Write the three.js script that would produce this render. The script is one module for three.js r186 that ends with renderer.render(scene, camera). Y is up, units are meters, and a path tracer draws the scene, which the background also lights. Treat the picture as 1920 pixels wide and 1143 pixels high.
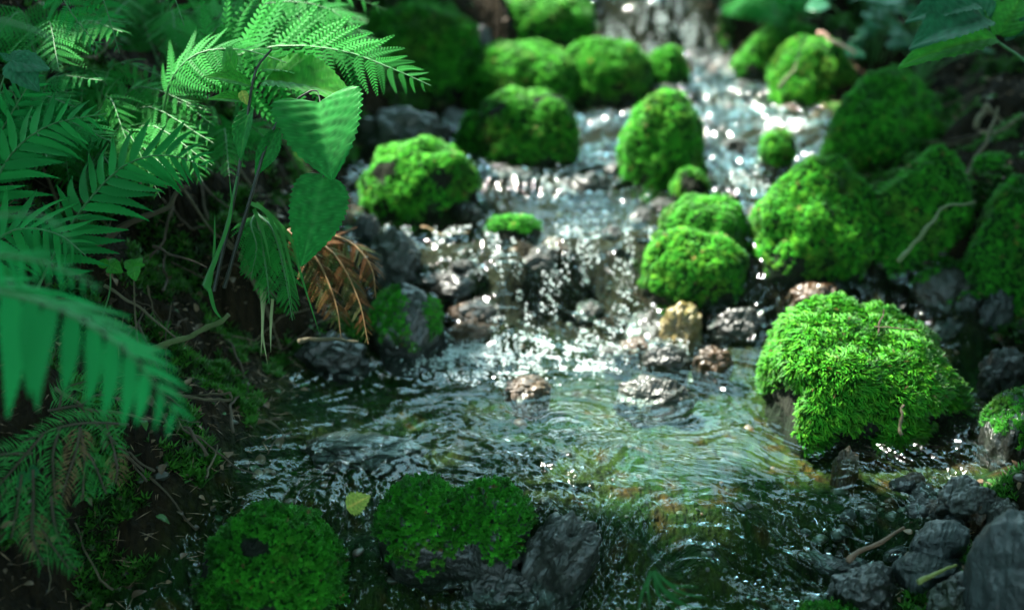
import * as THREE from 'three';
import { mergeGeometries, mergeVertices } from 'three/addons/utils/BufferGeometryUtils.js';
import { createNoise2D, createNoise3D } from 'simplex-noise';

// ---------- camera, sky, sun, exposure ----------
const scene = new THREE.Scene();
const camera = new THREE.PerspectiveCamera(30, 1024 / 609, 0.02, 300);
camera.position.set(0, 0.75, 0);
camera.rotation.set(THREE.MathUtils.degToRad(-22), 0, 0);
camera.focus = 1.43;
camera.userData.fStop = 1.75;
scene.add(camera);

const renderer = new THREE.WebGLRenderer({ antialias: true });
renderer.toneMapping = THREE.LinearToneMapping;
renderer.toneMappingExposure = 6.2;
renderer.shadowMap.enabled = true;

const SUN = new THREE.Vector3(-0.49, 0.83, -0.17).normalize();
const sun = new THREE.DirectionalLight(new THREE.Color(1, 0.97, 0.86), 5);
sun.name = 'sun';
sun.target.position.set(0, 0, -1.8);
sun.position.copy(SUN).multiplyScalar(30).add(sun.target.position);
sun.castShadow = true;
sun.shadow.mapSize.set(4096, 4096);
Object.assign(sun.shadow.camera, { left: -5, right: 5, top: 5, bottom: -5, near: 1, far: 70 });
scene.add(sun, sun.target);

function rng(seed) { let s = seed | 0; return () => { s = (s + 0x6d2b79f5) | 0; let t = Math.imul(s ^ (s >>> 15), 1 | s); t = (t + Math.imul(t ^ (t >>> 7), 61 | t)) ^ t; return ((t ^ (t >>> 14)) >>> 0) / 4294967296; }; }
const n2 = createNoise2D(rng(11)), n3 = createNoise3D(rng(12)), m3 = createNoise3D(rng(77));
const fbm2 = (x, y, o = 4) => { let v = 0, a = 0.5; for (let i = 0; i < o; i++) { v += a * n2(x + i * 17.3, y - i * 9.1); x *= 2.03; y *= 2.03; a *= 0.5; } return v; };
const fbm3 = (x, y, z, o = 4) => { let v = 0, a = 0.5; for (let i = 0; i < o; i++) { v += a * n3(x + i * 7.3, y - i * 5.1, z + i * 3.7); x *= 2.03; y *= 2.03; z *= 2.03; a *= 0.5; } return v; };
const lerp = THREE.MathUtils.lerp, clamp = THREE.MathUtils.clamp, smooth = THREE.MathUtils.smoothstep;
const V = (x, y, z) => new THREE.Vector3(x, y, z), A = (a) => new THREE.Vector3(a[0], a[1], a[2]);

{ // clear summer sky, a little whiter and brighter towards the horizon, thin clouds all round
  const W = 1024, Hh = 512, data = new Float32Array(W * Hh * 4);
  for (let j = 0; j < Hh; j++) {
    const el = ((j + 0.5) / Hh - 0.5) * Math.PI, y = Math.sin(el), up = Math.max(0, y);
    for (let i = 0; i < W; i++) {
      const az = ((i + 0.5) / W - 0.5) * 2 * Math.PI, x = Math.cos(az) * Math.cos(el), z = Math.sin(az) * Math.cos(el);
      const cl = smooth(fbm3(x * 2.2, y * 3.4, z * 2.2, 5), -0.05, 0.45) * 0.55, h = Math.pow(1 - up, 3) * 0.4;
      const c = [lerp(lerp(0.42, 0.75, h), 1.35, cl), lerp(lerp(0.86, 1.05, h), 1.6, cl), lerp(lerp(1.0, 1.08, h), 1.6, cl)];
      const o = (j * W + i) * 4;
      for (let k = 0; k < 3; k++) data[o + k] = c[k] * 1.2;
      data[o + 3] = 1;
    }
  }
  const t = new THREE.DataTexture(data, W, Hh, THREE.RGBAFormat, THREE.FloatType);
  t.mapping = THREE.EquirectangularReflectionMapping; t.magFilter = t.minFilter = THREE.LinearFilter; t.needsUpdate = true;
  scene.background = t; scene.environment = t;
}

// ---------- helpers ----------
const taken = new Map();
function numbered(name) { const n = taken.get(name) ?? 0; taken.set(name, n + 1); return n ? name + '_' + String(n).padStart(3, '0') : name; }
function tag(o, label, category, group, kind) { if (label) o.userData.label = label; if (category) o.userData.category = category; if (group) o.userData.group = group; if (kind) o.userData.kind = kind; return o; }
function thing(name, label, category, p = [0, 0, 0], group) { const o = new THREE.Group(); o.name = numbered(name); o.position.set(p[0], p[1], p[2]); scene.add(o); return tag(o, label, category, group); }
function part(name, geo, mat, parent) { const m = new THREE.Mesh(geo, mat); m.name = parent === scene ? numbered(name) : name; m.castShadow = m.receiveShadow = true; parent.add(m); return m; }
function instanced(name, geo, mat, mats, cols, parent) {
  const m = new THREE.InstancedMesh(geo, mat, mats.length); m.name = parent === scene ? numbered(name) : name; m.userData.kind = 'stuff';
  mats.forEach((x, i) => m.setMatrixAt(i, x));
  if (cols) cols.forEach((c, i) => m.setColorAt(i, c));
  m.castShadow = m.receiveShadow = true; parent.add(m); return m;
}
function geom(pos, idx, extra = {}) {
  const g = new THREE.BufferGeometry(); g.setAttribute('position', new THREE.Float32BufferAttribute(pos, 3));
  if (extra.uv) g.setAttribute('uv', new THREE.Float32BufferAttribute(extra.uv, 2));
  if (extra.color) g.setAttribute('color', new THREE.Float32BufferAttribute(extra.color, 3));
  g.setIndex(idx);
  if (extra.normal) g.setAttribute('normal', new THREE.Float32BufferAttribute(extra.normal, 3)); else g.computeVertexNormals();
  return g;
}
const rgb = (r, g, b) => new THREE.Color().setRGB(r, g, b);
// tapered tube along points; radii at both ends
function tube(points, r0, r1, seg = 10, sides = 6, wob = 0, seed = 1) {
  const curve = new THREE.CatmullRomCurve3(points.map((p) => (p.isVector3 ? p : A(p)))), fr = curve.computeFrenetFrames(seg, false), pos = [], idx = [], uv = [], q = V(), R = rng(seed);
  for (let i = 0; i <= seg; i++) {
    curve.getPoint(i / seg, q);
    const r = lerp(r0, r1, i / seg) * (1 + wob * (R() - 0.5)), N = fr.normals[i], B = fr.binormals[i];
    for (let k = 0; k <= sides; k++) { const a = (k / sides) * Math.PI * 2, c = Math.cos(a) * r, s = Math.sin(a) * r; pos.push(q.x + N.x * c + B.x * s, q.y + N.y * c + B.y * s, q.z + N.z * c + B.z * s); uv.push(k / sides, i / seg); }
  }
  const w = sides + 1;
  for (let i = 0; i < seg; i++) for (let k = 0; k < sides; k++) { const a = i * w + k; idx.push(a, a + 1, a + w, a + 1, a + w + 1, a + w); }
  const c0 = pos.length / 3; curve.getPoint(0, q); pos.push(q.x, q.y, q.z); uv.push(0, 0); curve.getPoint(1, q); pos.push(q.x, q.y, q.z); uv.push(0, 1);
  for (let k = 0; k < sides; k++) { idx.push(c0, k + 1, k); idx.push(c0 + 1, seg * w + k, seg * w + k + 1); }
  return geom(pos, idx, { uv });
}

// ---------- textures and materials ----------
function noiseTex(size, f, srgb = false, rep = 1) {
  const d = new Uint8Array(size * size * 4);
  for (let j = 0; j < size; j++) for (let i = 0; i < size; i++) { const c = f(i / size, j / size), o = (j * size + i) * 4; for (let k = 0; k < 3; k++) d[o + k] = clamp(c[k], 0, 1) * 255; d[o + 3] = 255; }
  const t = new THREE.DataTexture(d, size, size); t.wrapS = t.wrapT = THREE.RepeatWrapping; t.magFilter = THREE.LinearFilter; t.minFilter = THREE.LinearMipmapLinearFilter; t.generateMipmaps = true;
  if (srgb) t.colorSpace = THREE.SRGBColorSpace; t.repeat.set(rep, rep); t.needsUpdate = true; return t;
}
const tile = (f) => (u, v) => { const a = u * Math.PI * 2, b = v * Math.PI * 2; return f(Math.cos(a), Math.sin(a), Math.cos(b), Math.sin(b)); };
const tfbm = (u, v, fr, o = 4) => { // periodic fbm on a torus folded into 3-D twice
  let s = 0, am = 0.5; const a = u * Math.PI * 2, b = v * Math.PI * 2;
  for (let i = 0; i < o; i++) { s += am * (n3(Math.cos(a) * fr, Math.sin(a) * fr, Math.cos(b) * fr + i * 5) * 0.5 + m3(Math.sin(b) * fr, Math.cos(a) * fr + i * 3, Math.sin(a) * fr) * 0.5); fr *= 2; am *= 0.55; }
  return s;
};
const grainTex = noiseTex(512, (u, v) => { const n = 0.62 + 0.45 * tfbm(u, v, 4, 6); const c = [n, n, n]; return c; });
const rockTex = noiseTex(512, (u, v) => { const n = 0.5 + 0.5 * tfbm(u, v, 2.5, 7), sp = tfbm(u, v, 28, 2); const k = 0.34 + 0.5 * n + (sp > 0.3 ? 0.22 : 0) - (sp < -0.34 ? 0.14 : 0); return [k * 0.98, k, k * 1.0]; }, true);
const soilTex = noiseTex(512, (u, v) => { const n = 0.5 + 0.7 * tfbm(u, v, 5, 7); return [0.3 + n * 0.5, 0.27 + n * 0.42, 0.2 + n * 0.3]; }, true);

const rockMat = (r, g, b, rough = 0.45, coat = 0.35) => new THREE.MeshPhysicalMaterial({ color: rgb(r, g, b), map: rockTex, bumpMap: grainTex, bumpScale: 0.004, roughness: rough, clearcoat: coat, clearcoatRoughness: 0.22, vertexColors: true });
const M = {
  wetRock: rockMat(0.055, 0.062, 0.045, 0.5, 0.3), greyRock: rockMat(0.058, 0.08, 0.076, 0.55, 0.25), brownRock: rockMat(0.17, 0.085, 0.032, 0.45, 0.3), paleRock: rockMat(0.5, 0.36, 0.12, 0.4, 0.4), blackRock: rockMat(0.028, 0.034, 0.024, 0.45, 0.35),
  moss: new THREE.MeshPhysicalMaterial({ color: 0xffffff, roughness: 1, transmission: 0.25, thickness: 0, specularIntensity: 0.3, side: THREE.DoubleSide }),
  leaf: (r, g, b, tr = 0.35, coat = 0.16, cr = 0.4) => new THREE.MeshPhysicalMaterial({ color: rgb(r, g, b), roughness: 1, transmission: tr, thickness: 0, clearcoat: coat, clearcoatRoughness: cr, specularIntensity: 0.3, side: THREE.DoubleSide }),
  water: new THREE.MeshPhysicalMaterial({ color: rgb(0.86, 0.96, 0.92), transmission: 1, thickness: 0, roughness: 0.085, ior: 1.34, side: THREE.DoubleSide }),
  twig: new THREE.MeshStandardMaterial({ color: rgb(0.07, 0.05, 0.028), roughness: 0.7, bumpMap: grainTex, bumpScale: 0.002 }),
  paleTwig: new THREE.MeshStandardMaterial({ color: rgb(0.11, 0.09, 0.045), roughness: 0.65, bumpMap: grainTex, bumpScale: 0.002 }),
  greenTwig: new THREE.MeshStandardMaterial({ color: rgb(0.1, 0.14, 0.04), roughness: 0.6, bumpMap: grainTex, bumpScale: 0.003 }),
  darkStem: new THREE.MeshStandardMaterial({ color: rgb(0.025, 0.03, 0.02), roughness: 0.5 }),
  greenStem: new THREE.MeshStandardMaterial({ color: rgb(0.03, 0.14, 0.03), roughness: 0.5 }),
  bark: new THREE.MeshStandardMaterial({ color: rgb(0.12, 0.09, 0.06), roughness: 0.9, map: soilTex, bumpMap: grainTex, bumpScale: 0.03 }),
};

// ---------- terrain: stream bed, banks and the slope upstream; x to the side, d = -z upstream ----------
const PROFILE = [[-50,-2],[0,-0.16],[0.9,-0.11],[1.06,-0.09],[1.14,-0.06],[1.22,-0.015],[1.3,0],[1.62,0.006],[1.66,0.015],[1.72,0.052],[1.8,0.12],[1.84,0.135],[2,0.145],[2.06,0.15],[2.1,0.174],[2.26,0.184],[2.31,0.212],[2.46,0.22],[2.5,0.245],[2.75,0.27],[2.8,0.29],[2.84,0.36],[2.9,0.43],[3.2,0.48],[4,0.62],[8,1.6],[14,4],[60,16]];
function prof(d) { for (let i = 1; i < PROFILE.length; i++) if (d <= PROFILE[i][0]) { const [a, y0] = PROFILE[i - 1], [b, y1] = PROFILE[i]; return y0 + ((d - a) / (b - a)) * (y1 - y0); } return PROFILE.at(-1)[1]; }
function profSmooth(d) { const w = 0.018; return (prof(d - w) + prof(d) * 2 + prof(d + w)) / 4; }
const shoreLeft = [[-0.442,-0.077,-1.098], [-0.388,-0.047,-1.164], [-0.360,-0.016,-1.222], [-0.348,-0.000,-1.330], [-0.338,0.002,-1.464], [-0.320,0.005,-1.584], [-0.228,0.010,-1.643], [-0.227,0.061,-1.732], [-0.268,0.120,-1.801], [-0.308,0.143,-1.970], [-0.296,0.180,-2.205], [-0.117,0.226,-2.469], [0.097,0.254,-2.595], [0.182,0.292,-2.803], [0.189,0.351,-2.835]].map((p) => [-p[2], p[0]]);
const shoreRight = [[0.423,-0.077,-1.098], [0.472,-0.047,-1.164], [0.533,-0.016,-1.222], [0.724,-0.000,-1.330], [0.799,0.002,-1.464], [0.803,0.005,-1.604], [0.695,0.049,-1.716], [0.671,0.087,-1.762], [0.615,0.130,-1.829], [0.608,0.149,-2.050], [0.695,0.214,-2.342], [0.595,0.254,-2.595], [0.517,0.282,-2.784], [0.488,0.351,-2.835]].map((p) => [-p[2], p[0]]);
function shore(line, d) { if (d <= line[0][0]) return line[0][1]; for (let i = 1; i < line.length; i++) if (d <= line[i][0]) { const t = (d - line[i - 1][0]) / Math.max(1e-4, line[i][0] - line[i - 1][0]); return lerp(line[i - 1][1], line[i][1], t); } return line.at(-1)[1]; }
const levelAt = (x, d) => profSmooth(d + 0.035 * n2(x * 2.3 + 4, 1.5) * smooth(d, 1.2, 1.5) + 0.012 * n2(x * 9, d * 3));
const slopeAt = (d) => clamp((profSmooth(d + 0.03) - profSmooth(d - 0.03)) / 0.06, 0, 1.5);
function outside(x, d) { return Math.max(shore(shoreLeft, d) - x, x - shore(shoreRight, d)) + 0.035 * fbm2(x * 4 + 9, d * 4, 3); }
function groundAt(x, d) {
  const L = levelAt(x, d), s = outside(x, d), left = x < (shore(shoreLeft, d) + shore(shoreRight, d)) / 2, steep = slopeAt(d);
  if (s < 0) {
    const deep = lerp(0.006, lerp(0.04, 0.02, smooth(steep, 0.05, 0.4)), smooth(-s, 0, 0.1));
    return L - deep + 0.013 * fbm2(x * 11, d * 11, 4) + smooth(steep, 0.08, 0.5) * 0.04 * (n2(x * 8 + 3, d * 7) - 0.22);
  }
  const k = left ? 0.85 : 0.42, rise = s < 0.6 ? k * s : k * 0.6 + 0.28 * Math.min(s - 0.6, 7);
  return L - 0.006 + rise + smooth(s, 0, 0.12) * (0.07 * fbm2(x * 3 + 5, d * 3, 3) + 0.035 * fbm2(x * 13, d * 13, 3)) + smooth(s, 1, 6) * 0.5 * fbm2(x * 0.4, d * 0.4, 3);
}
const G = (x, d) => groundAt(x, d);
function axis(lo, hi, step, far, grow) { const a = []; for (let v = lo; v <= hi + 1e-6; v += step) a.push(v); let s = step, v = hi; while (v < far[1]) { s *= grow; v += s; a.push(v); } s = step; v = lo; const b = []; while (v > far[0]) { s *= grow; v -= s; b.push(v); } return [...b.reverse(), ...a]; }
const amber = [[0.207,-0.004,-1.281], [0.584,0.001,-1.378]]; // rusty bed colour: a sun patch painted in mid-pool, brown leaves in the right shallows
{
  const xs = axis(-1.35, 1.35, 0.0125, [-70, 70], 1.13), ds = axis(0.85, 3.1, 0.0125, [-40, 70], 1.13), pos = [], idx = [], col = [], uv = [];
  for (const d of ds) for (const x of xs) {
    pos.push(x, G(x, d), -d); uv.push(x * 2.5, d * 2.5);
    const s = outside(x, d), wet = 1 - smooth(s, -0.02, 0.06), n = fbm2(x * 6 + 3, d * 6, 4), m = fbm2(x * 2.5 - 4, d * 2.5 + 2, 3), o = clamp(smooth(1.1 * fbm2(x * 16 + 8, d * 16, 4) + 0.5 * Math.exp(-(Math.pow((x - amber[0][0]) / 0.07, 2) + Math.pow((d + amber[0][2]) / 0.035, 2))) + 0.42 * Math.exp(-(Math.pow((x - amber[1][0]) / 0.22, 2) + Math.pow((d + amber[1][2]) / 0.12, 2))), 0.34, 0.66), 0, 1) * (1 - 0.8 * smooth(d, 1.6, 1.7));
    const t1 = smooth(n, -0.2, 0.2), up = smooth(d, 1.58, 1.72), bed = [lerp(lerp(0.045, 0.016, t1), 0.14, o), lerp(lerp(0.12, 0.115, t1), 0.1, o), lerp(0.015, 0.022, o)].map((c, k) => lerp(c, [0.03, 0.038, 0.022][k] * (1 + 0.8 * n), up));
    const g = smooth(fbm2(x * 7, d * 7 + 5, 4), 0.0, 0.3), bank = [lerp(0.045, 0.014, g), lerp(0.04, 0.075, g), lerp(0.024, 0.008, g)], gr = 0.8 + 0.5 * m, out = Math.max(smooth(d, 3, 5), smooth(Math.abs(x), 1.5, 3), smooth(-d, -0.5, 1)); bank[0] = lerp(bank[0], 0.02, out * 0.8); bank[1] = lerp(bank[1], 0.08, out * 0.8); bank[2] = lerp(bank[2], 0.01, out * 0.8);
    for (let k = 0; k < 3; k++) col.push(lerp(bank[k], bed[k], wet) * gr);
  }
  const w = xs.length;
  for (let j = 0; j < ds.length - 1; j++) for (let i = 0; i < w - 1; i++) { const a = j * w + i; idx.push(a, a + 1, a + w, a + 1, a + w + 1, a + w); }
  const mat = new THREE.MeshPhysicalMaterial({ color: 0xffffff, vertexColors: true, map: soilTex, bumpMap: grainTex, bumpScale: 0.02, roughness: 0.95, specularIntensity: 0.35 });
  tag(part('ground', geom(pos, idx, { color: col, uv }), mat, scene), 'dark wet soil of the banks and brown stream bed', 'ground', null, 'structure');
}

{ // pebbles of the bed, too many to count
  const R = rng(5), g = mergeVertices(new THREE.IcosahedronGeometry(1, 1).deleteAttribute('uv').deleteAttribute('normal')), p = g.attributes.position;
  for (let i = 0; i < p.count; i++) { const v = V().fromBufferAttribute(p, i); v.multiplyScalar(1 + 0.28 * n3(v.x * 1.3, v.y * 1.3, v.z * 1.3)); p.setXYZ(i, v.x, v.y, v.z); }
  g.computeVertexNormals();
  const mats = [], cols = [], q = new THREE.Quaternion(), e = new THREE.Euler(), pal = [[0.05, 0.035, 0.018], [0.12, 0.055, 0.02], [0.03, 0.05, 0.012], [0.035, 0.045, 0.03], [0.02, 0.02, 0.012], [0.025, 0.04, 0.018]];
  for (let i = 0; i < 3200; i++) {
    const d = 1.0 + R() * R() * 2.1 + R() * 0.1, x = lerp(shore(shoreLeft, d) - 0.1, shore(shoreRight, d) + 0.15, R()), s = 0.002 + 0.009 * Math.pow(R(), 4), sh = outside(x, d); if ((sh < -0.14 && R() < 0.85) || (x < 0 && R() < 0.8)) continue;
    e.set(R() * 0.6 - 0.3, R() * 6.3, R() * 0.6 - 0.3); q.setFromEuler(e);
    mats.push(new THREE.Matrix4().compose(V(x, G(x, d) - s * 0.15, -d), q, V(s * (0.8 + R() * 0.7), s * (0.45 + 0.4 * R()), s)));
    const c = pal[Math.floor(R() * pal.length)], k = 0.35 + R() * 0.6; cols.push(rgb(c[0] * k, c[1] * k, c[2] * k));
  }
  tag(instanced('gravel', g, new THREE.MeshPhysicalMaterial({ roughness: 0.5, clearcoat: 0.25, clearcoatRoughness: 0.25 }), mats, cols, scene), 'small brown and grey gravel over the stream bed', 'gravel');
}

// ---------- stones ----------
// a rounded or angular stone: an ellipsoid of half-axes a, b, c, cut by a few planes, with lumps; lobes = further ellipsoids round the same centre
function stoneGeometry(o) {
  const R = rng(o.seed * 97 + 5), g = mergeVertices(new THREE.IcosahedronGeometry(1, o.detail ?? 20).deleteAttribute('uv').deleteAttribute('normal'), 1e-5), p = g.attributes.position, cuts = [], uv = [], col = [];
  for (let i = 0; i < (o.cuts ?? 4); i++) { const n = V(R() * 2 - 1, R() * 1.5 - 0.6, R() * 2 - 1).normalize(); cuts.push([n, 0.72 + 0.24 * R()]); }
  const v = V(), lobes = [[0, 0, 0, ...(o.core ?? [1, 1, 1])], ...(o.lobes ?? [])], f = o.freq ?? 1.6, S = o.seed * 13.7;
  for (let i = 0; i < p.count; i++) {
    v.fromBufferAttribute(p, i).normalize();
    let r = 0; const bx = o.boxy ? 1 / Math.pow(Math.abs(v.x) ** o.boxy + Math.abs(v.y) ** o.boxy + Math.abs(v.z) ** o.boxy, 1 / o.boxy) : 1;
    for (const [cx, cy, cz, ax, ay, az] of lobes) { // ray from the centre to the far side of the lobe, unit space
      const dx = v.x / ax, dy = v.y / ay, dz = v.z / az, ex = cx / ax, ey = cy / ay, ez = cz / az, A2 = dx * dx + dy * dy + dz * dz, B = dx * ex + dy * ey + dz * ez, C = ex * ex + ey * ey + ez * ez - 1, D = B * B - A2 * C;
      if (D > 0) { const t = (B + Math.sqrt(D)) / A2; if (t > 0) r = r ? Math.log(Math.exp(14 * r) + Math.exp(14 * t)) / 14 : t; }
    }
    r *= bx;
    for (const [nx, ny, nz, h] of o.planes ?? []) { const q = nx * v.x + ny * v.y + nz * v.z; if (q > 0.05) r = -Math.log(Math.exp(-18 * r) + Math.exp((-18 * h) / q)) / 18; }
    for (const [n, h] of cuts) { const q = n.dot(v); if (q > 0.05) { const t = h / q; r = -Math.log(Math.exp(-16 * r) + Math.exp(-16 * t)) / 16; } }
    r *= 1 + (o.lump ?? 0.16) * n3(v.x * f + S, v.y * f, v.z * f) + (o.lump ?? 0.16) * 0.45 * n3(v.x * f * 2.7 + S, v.y * f * 2.7, v.z * f * 2.7) + (o.fine ?? 0.02) * fbm3(v.x * 9 + S, v.y * 9, v.z * 9, 3);
    const x = v.x * r * o.a, y = v.y * r * o.b, z = v.z * r * o.c;
    p.setXYZ(i, x, y, z); uv.push((x + z * 0.6) * 6, (y + z * 0.5) * 6);
    const k = 0.8 + 0.45 * fbm3(x * 16 + S, y * 16, z * 16, 3), gr = smooth(fbm3(x * 9 + S, y * 9 + 4, z * 9, 3), 0.05, 0.35) * (o.algae ?? 0.4);
    col.push(lerp(k, k * 0.45, gr), lerp(k, k * 0.75, gr), lerp(k, k * 0.3, gr));
  }
  g.setAttribute('uv', new THREE.Float32BufferAttribute(uv, 2)); g.setAttribute('color', new THREE.Float32BufferAttribute(col, 3)); g.computeVertexNormals();
  return g;
}
// moss shoots, base at the origin, growing along +y, about 1 long
function blade(pos, nor, idx, base, dir, side, len, w, bend) { // a tapered bent leaf of two faces
  const k = pos.length / 3, mid = base.clone().addScaledVector(dir, len * 0.5), tip = base.clone().addScaledVector(dir, len).addScaledVector(bend, len);
  const P = [base, mid.clone().addScaledVector(side, w), mid.clone().addScaledVector(side, -w), tip], n = V(0, 1, 0).addScaledVector(dir, 0.7).normalize();
  for (const q of P) { pos.push(q.x, q.y, q.z); nor.push(n.x, n.y, n.z); }
  idx.push(k, k + 1, k + 2, k + 1, k + 3, k + 2);
}
function shootTuft(seed, n = 6, spread = 0.75, w = 0.12) {
  const R = rng(seed), pos = [], nor = [], idx = [];
  for (let i = 0; i < n; i++) { const a = (i / n) * 6.283 + R() * 0.7, out = V(Math.cos(a), 0, Math.sin(a)), d = V(0, 1, 0).addScaledVector(out, spread * (0.5 + R() * 0.7)).normalize(), side = V(-Math.sin(a), 0, Math.cos(a)); blade(pos, nor, idx, V(0, -0.1, 0).addScaledVector(out, 0.05), d, side, 0.75 + 0.35 * R(), w, out.multiplyScalar(0.22)); }
  return geom(pos, idx, { normal: nor });
}
function shootStar(seed) { // short stem with a leafy rosette at the tip
  const R = rng(seed), pos = [], nor = [], idx = [];
  blade(pos, nor, idx, V(0, -0.3, 0), V(0, 1, 0), V(1, 0, 0), 1, 0.05, V(0, 0, 0));
  for (let ring = 0; ring < 3; ring++) for (let i = 0; i < 5; i++) { const a = (i / 5) * 6.283 + ring * 0.63 + R() * 0.3, out = V(Math.cos(a), 0, Math.sin(a)), d = V(0, 0.35 + 0.45 * ring, 0).addScaledVector(out, 1 - 0.2 * ring).normalize(); blade(pos, nor, idx, V(0, 0.28 + 0.2 * ring, 0), d, V(-Math.sin(a), 0, Math.cos(a)), 0.5 - 0.08 * ring, 0.1, V(0, 0.15, 0)); }
  return geom(pos, idx, { normal: nor });
}
function shootFeather(seed) { // arching stem set with small leaves on both sides
  const R = rng(seed), pos = [], nor = [], idx = [], spine = (t) => V(0.42 * t * t + 0.04 * Math.sin(t * 7 + seed), t - 0.34 * t * t, 0.05 * Math.sin(t * 5 + seed * 2)), N = 8;
  for (let i = 0; i < N; i++) {
    const t = 0.12 + (0.86 * i) / N, b = spine(t), along = spine(t + 0.06).sub(b).normalize();
    for (const s of [-1, 1]) { const out = V(0.1 * s, 0.15 + 0.4 * R(), s).normalize(), d = along.clone().multiplyScalar(0.75).addScaledVector(out, 0.75 + 0.3 * R()).normalize(); blade(pos, nor, idx, b, d, along.clone().cross(out).cross(d).normalize(), 0.3 * (1.1 - t * 0.75) * (0.8 + 0.4 * R()), 0.045, V(0, -0.1, 0)); }
  }
  for (let i = 0; i < 3; i++) { const b = spine(i / 3), d = spine((i + 1) / 3).sub(b), l = d.length(); blade(pos, nor, idx, b, d.normalize(), V(0, 0, 1), l * 1.25, 0.03, V(0, 0, 0)); }
  blade(pos, nor, idx, spine(0.85), V(0.75, 0.6, 0).normalize(), V(0, 0, 1), 0.3, 0.06, V(0.1, -0.1, 0));
  return geom(pos, idx, { normal: nor });
}
const SHOOT = { tuft: shootTuft(3), star: shootStar(4), feather: shootFeather(6) };
// scatter shoots over a stone's surface where cover(position, normal) says moss grows
function growMoss(parent, g, o) {
  const R = rng(o.seed * 31 + 7), P = g.attributes.position, N = g.attributes.normal, I = g.index, cum = [], a = V(), b = V(), c = V(), n = V(), q = V(); let total = 0;
  for (let t = 0; t < I.count; t += 3) {
    a.fromBufferAttribute(P, I.getX(t)); b.fromBufferAttribute(P, I.getX(t + 1)); c.fromBufferAttribute(P, I.getX(t + 2)); n.fromBufferAttribute(N, I.getX(t));
    const ar = b.clone().sub(a).cross(c.clone().sub(a)).length() / 2; q.copy(a).add(b).add(c).multiplyScalar(1 / 3);
    total += ar * clamp(o.cover(q, n), 0, 1); cum.push(total);
  }
  const count = Math.min(o.most ?? 20000, Math.round(total * o.density)), mats = [], cols = [], m = new THREE.Matrix4(), X = V(), Y = V(), Z = V(), S = o.seed * 5.3;
  for (let k = 0; k < count; k++) {
    const r = R() * total; let lo = 0, hi = cum.length - 1; while (lo < hi) { const mid = (lo + hi) >> 1; if (cum[mid] < r) lo = mid + 1; else hi = mid; }
    const t = lo * 3; let u = R(), v = R(); if (u + v > 1) { u = 1 - u; v = 1 - v; }
    a.fromBufferAttribute(P, I.getX(t)); b.fromBufferAttribute(P, I.getX(t + 1)); c.fromBufferAttribute(P, I.getX(t + 2)); n.fromBufferAttribute(N, I.getX(t)).lerp(V().fromBufferAttribute(N, I.getX(t + 1)), u).normalize();
    q.copy(a).addScaledVector(b.sub(a), u).addScaledVector(c.sub(a), v);
    const f = o.clump ?? 26, c1 = n3(q.x * f + S, q.y * f, q.z * f), c2 = n3(q.x * f + S + 50, q.y * f, q.z * f), c3 = n3(q.x * f * 2.5 + S, q.y * f * 2.5 + 9, q.z * f * 2.5);
    Y.copy(n).multiplyScalar(1).add(V(c1 * 0.5 + (R() - 0.5) * 0.7, o.rise ?? 0.25, c2 * 0.5 + (R() - 0.5) * 0.7)).normalize();
    if (o.drape) { const down = V(0, -1, 0).addScaledVector(n, n.y).multiplyScalar(o.drape); X.copy(down).add(V(c1 * 0.7 + (R() - 0.5) * 0.5, 0, c2 * 0.7 + (R() - 0.5) * 0.5)); } else X.set(R() - 0.5, R() - 0.5, R() - 0.5);
    X.addScaledVector(Y, -X.dot(Y)).normalize(); Z.crossVectors(X, Y);
    const s = o.size * (0.6 + 0.65 * R()) * (1 + (o.type === 'tuft' ? 0.2 : 0.4) * c3);
    m.makeBasis(X.multiplyScalar(s), Y.multiplyScalar(s), Z.multiplyScalar(s)); m.setPosition(q.x + n.x * s * 0.12, q.y + n.y * s * 0.12, q.z + n.z * s * 0.12); mats.push(m.clone());
    const w = R(), k2 = (0.55 + 0.85 * R() * R() + 0.15 * R()) * (1 + 0.25 * c2), warm = (o.warm ?? 0.2) * Math.max(0, c3 + (w - 0.4));
    const lite = o.lite ?? 1; cols.push(rgb((0.032 + 0.07 * warm) * k2 * lite, (0.25 + 0.03 * warm) * k2 * lite, (0.013 - 0.004 * warm) * k2 * lite));
    const old = smooth(n3(q.x * 9 + S + 7, q.y * 9, q.z * 9) + 0.35 * c3, 0.3, 0.75) * (o.old ?? 0.6); cols[k].lerp(rgb(0.085 * k2, 0.15 * k2, 0.018), old * (0.5 + 0.5 * R()));
    if (w > 0.985) cols[k].setRGB(0.16 * k2, 0.13 * k2, 0.03);
  }
  const mesh = instanced('moss', SHOOT[o.type], M.moss, mats, cols, parent);
  if (o.label) mesh.userData.label = o.label; return mesh;
}
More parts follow.
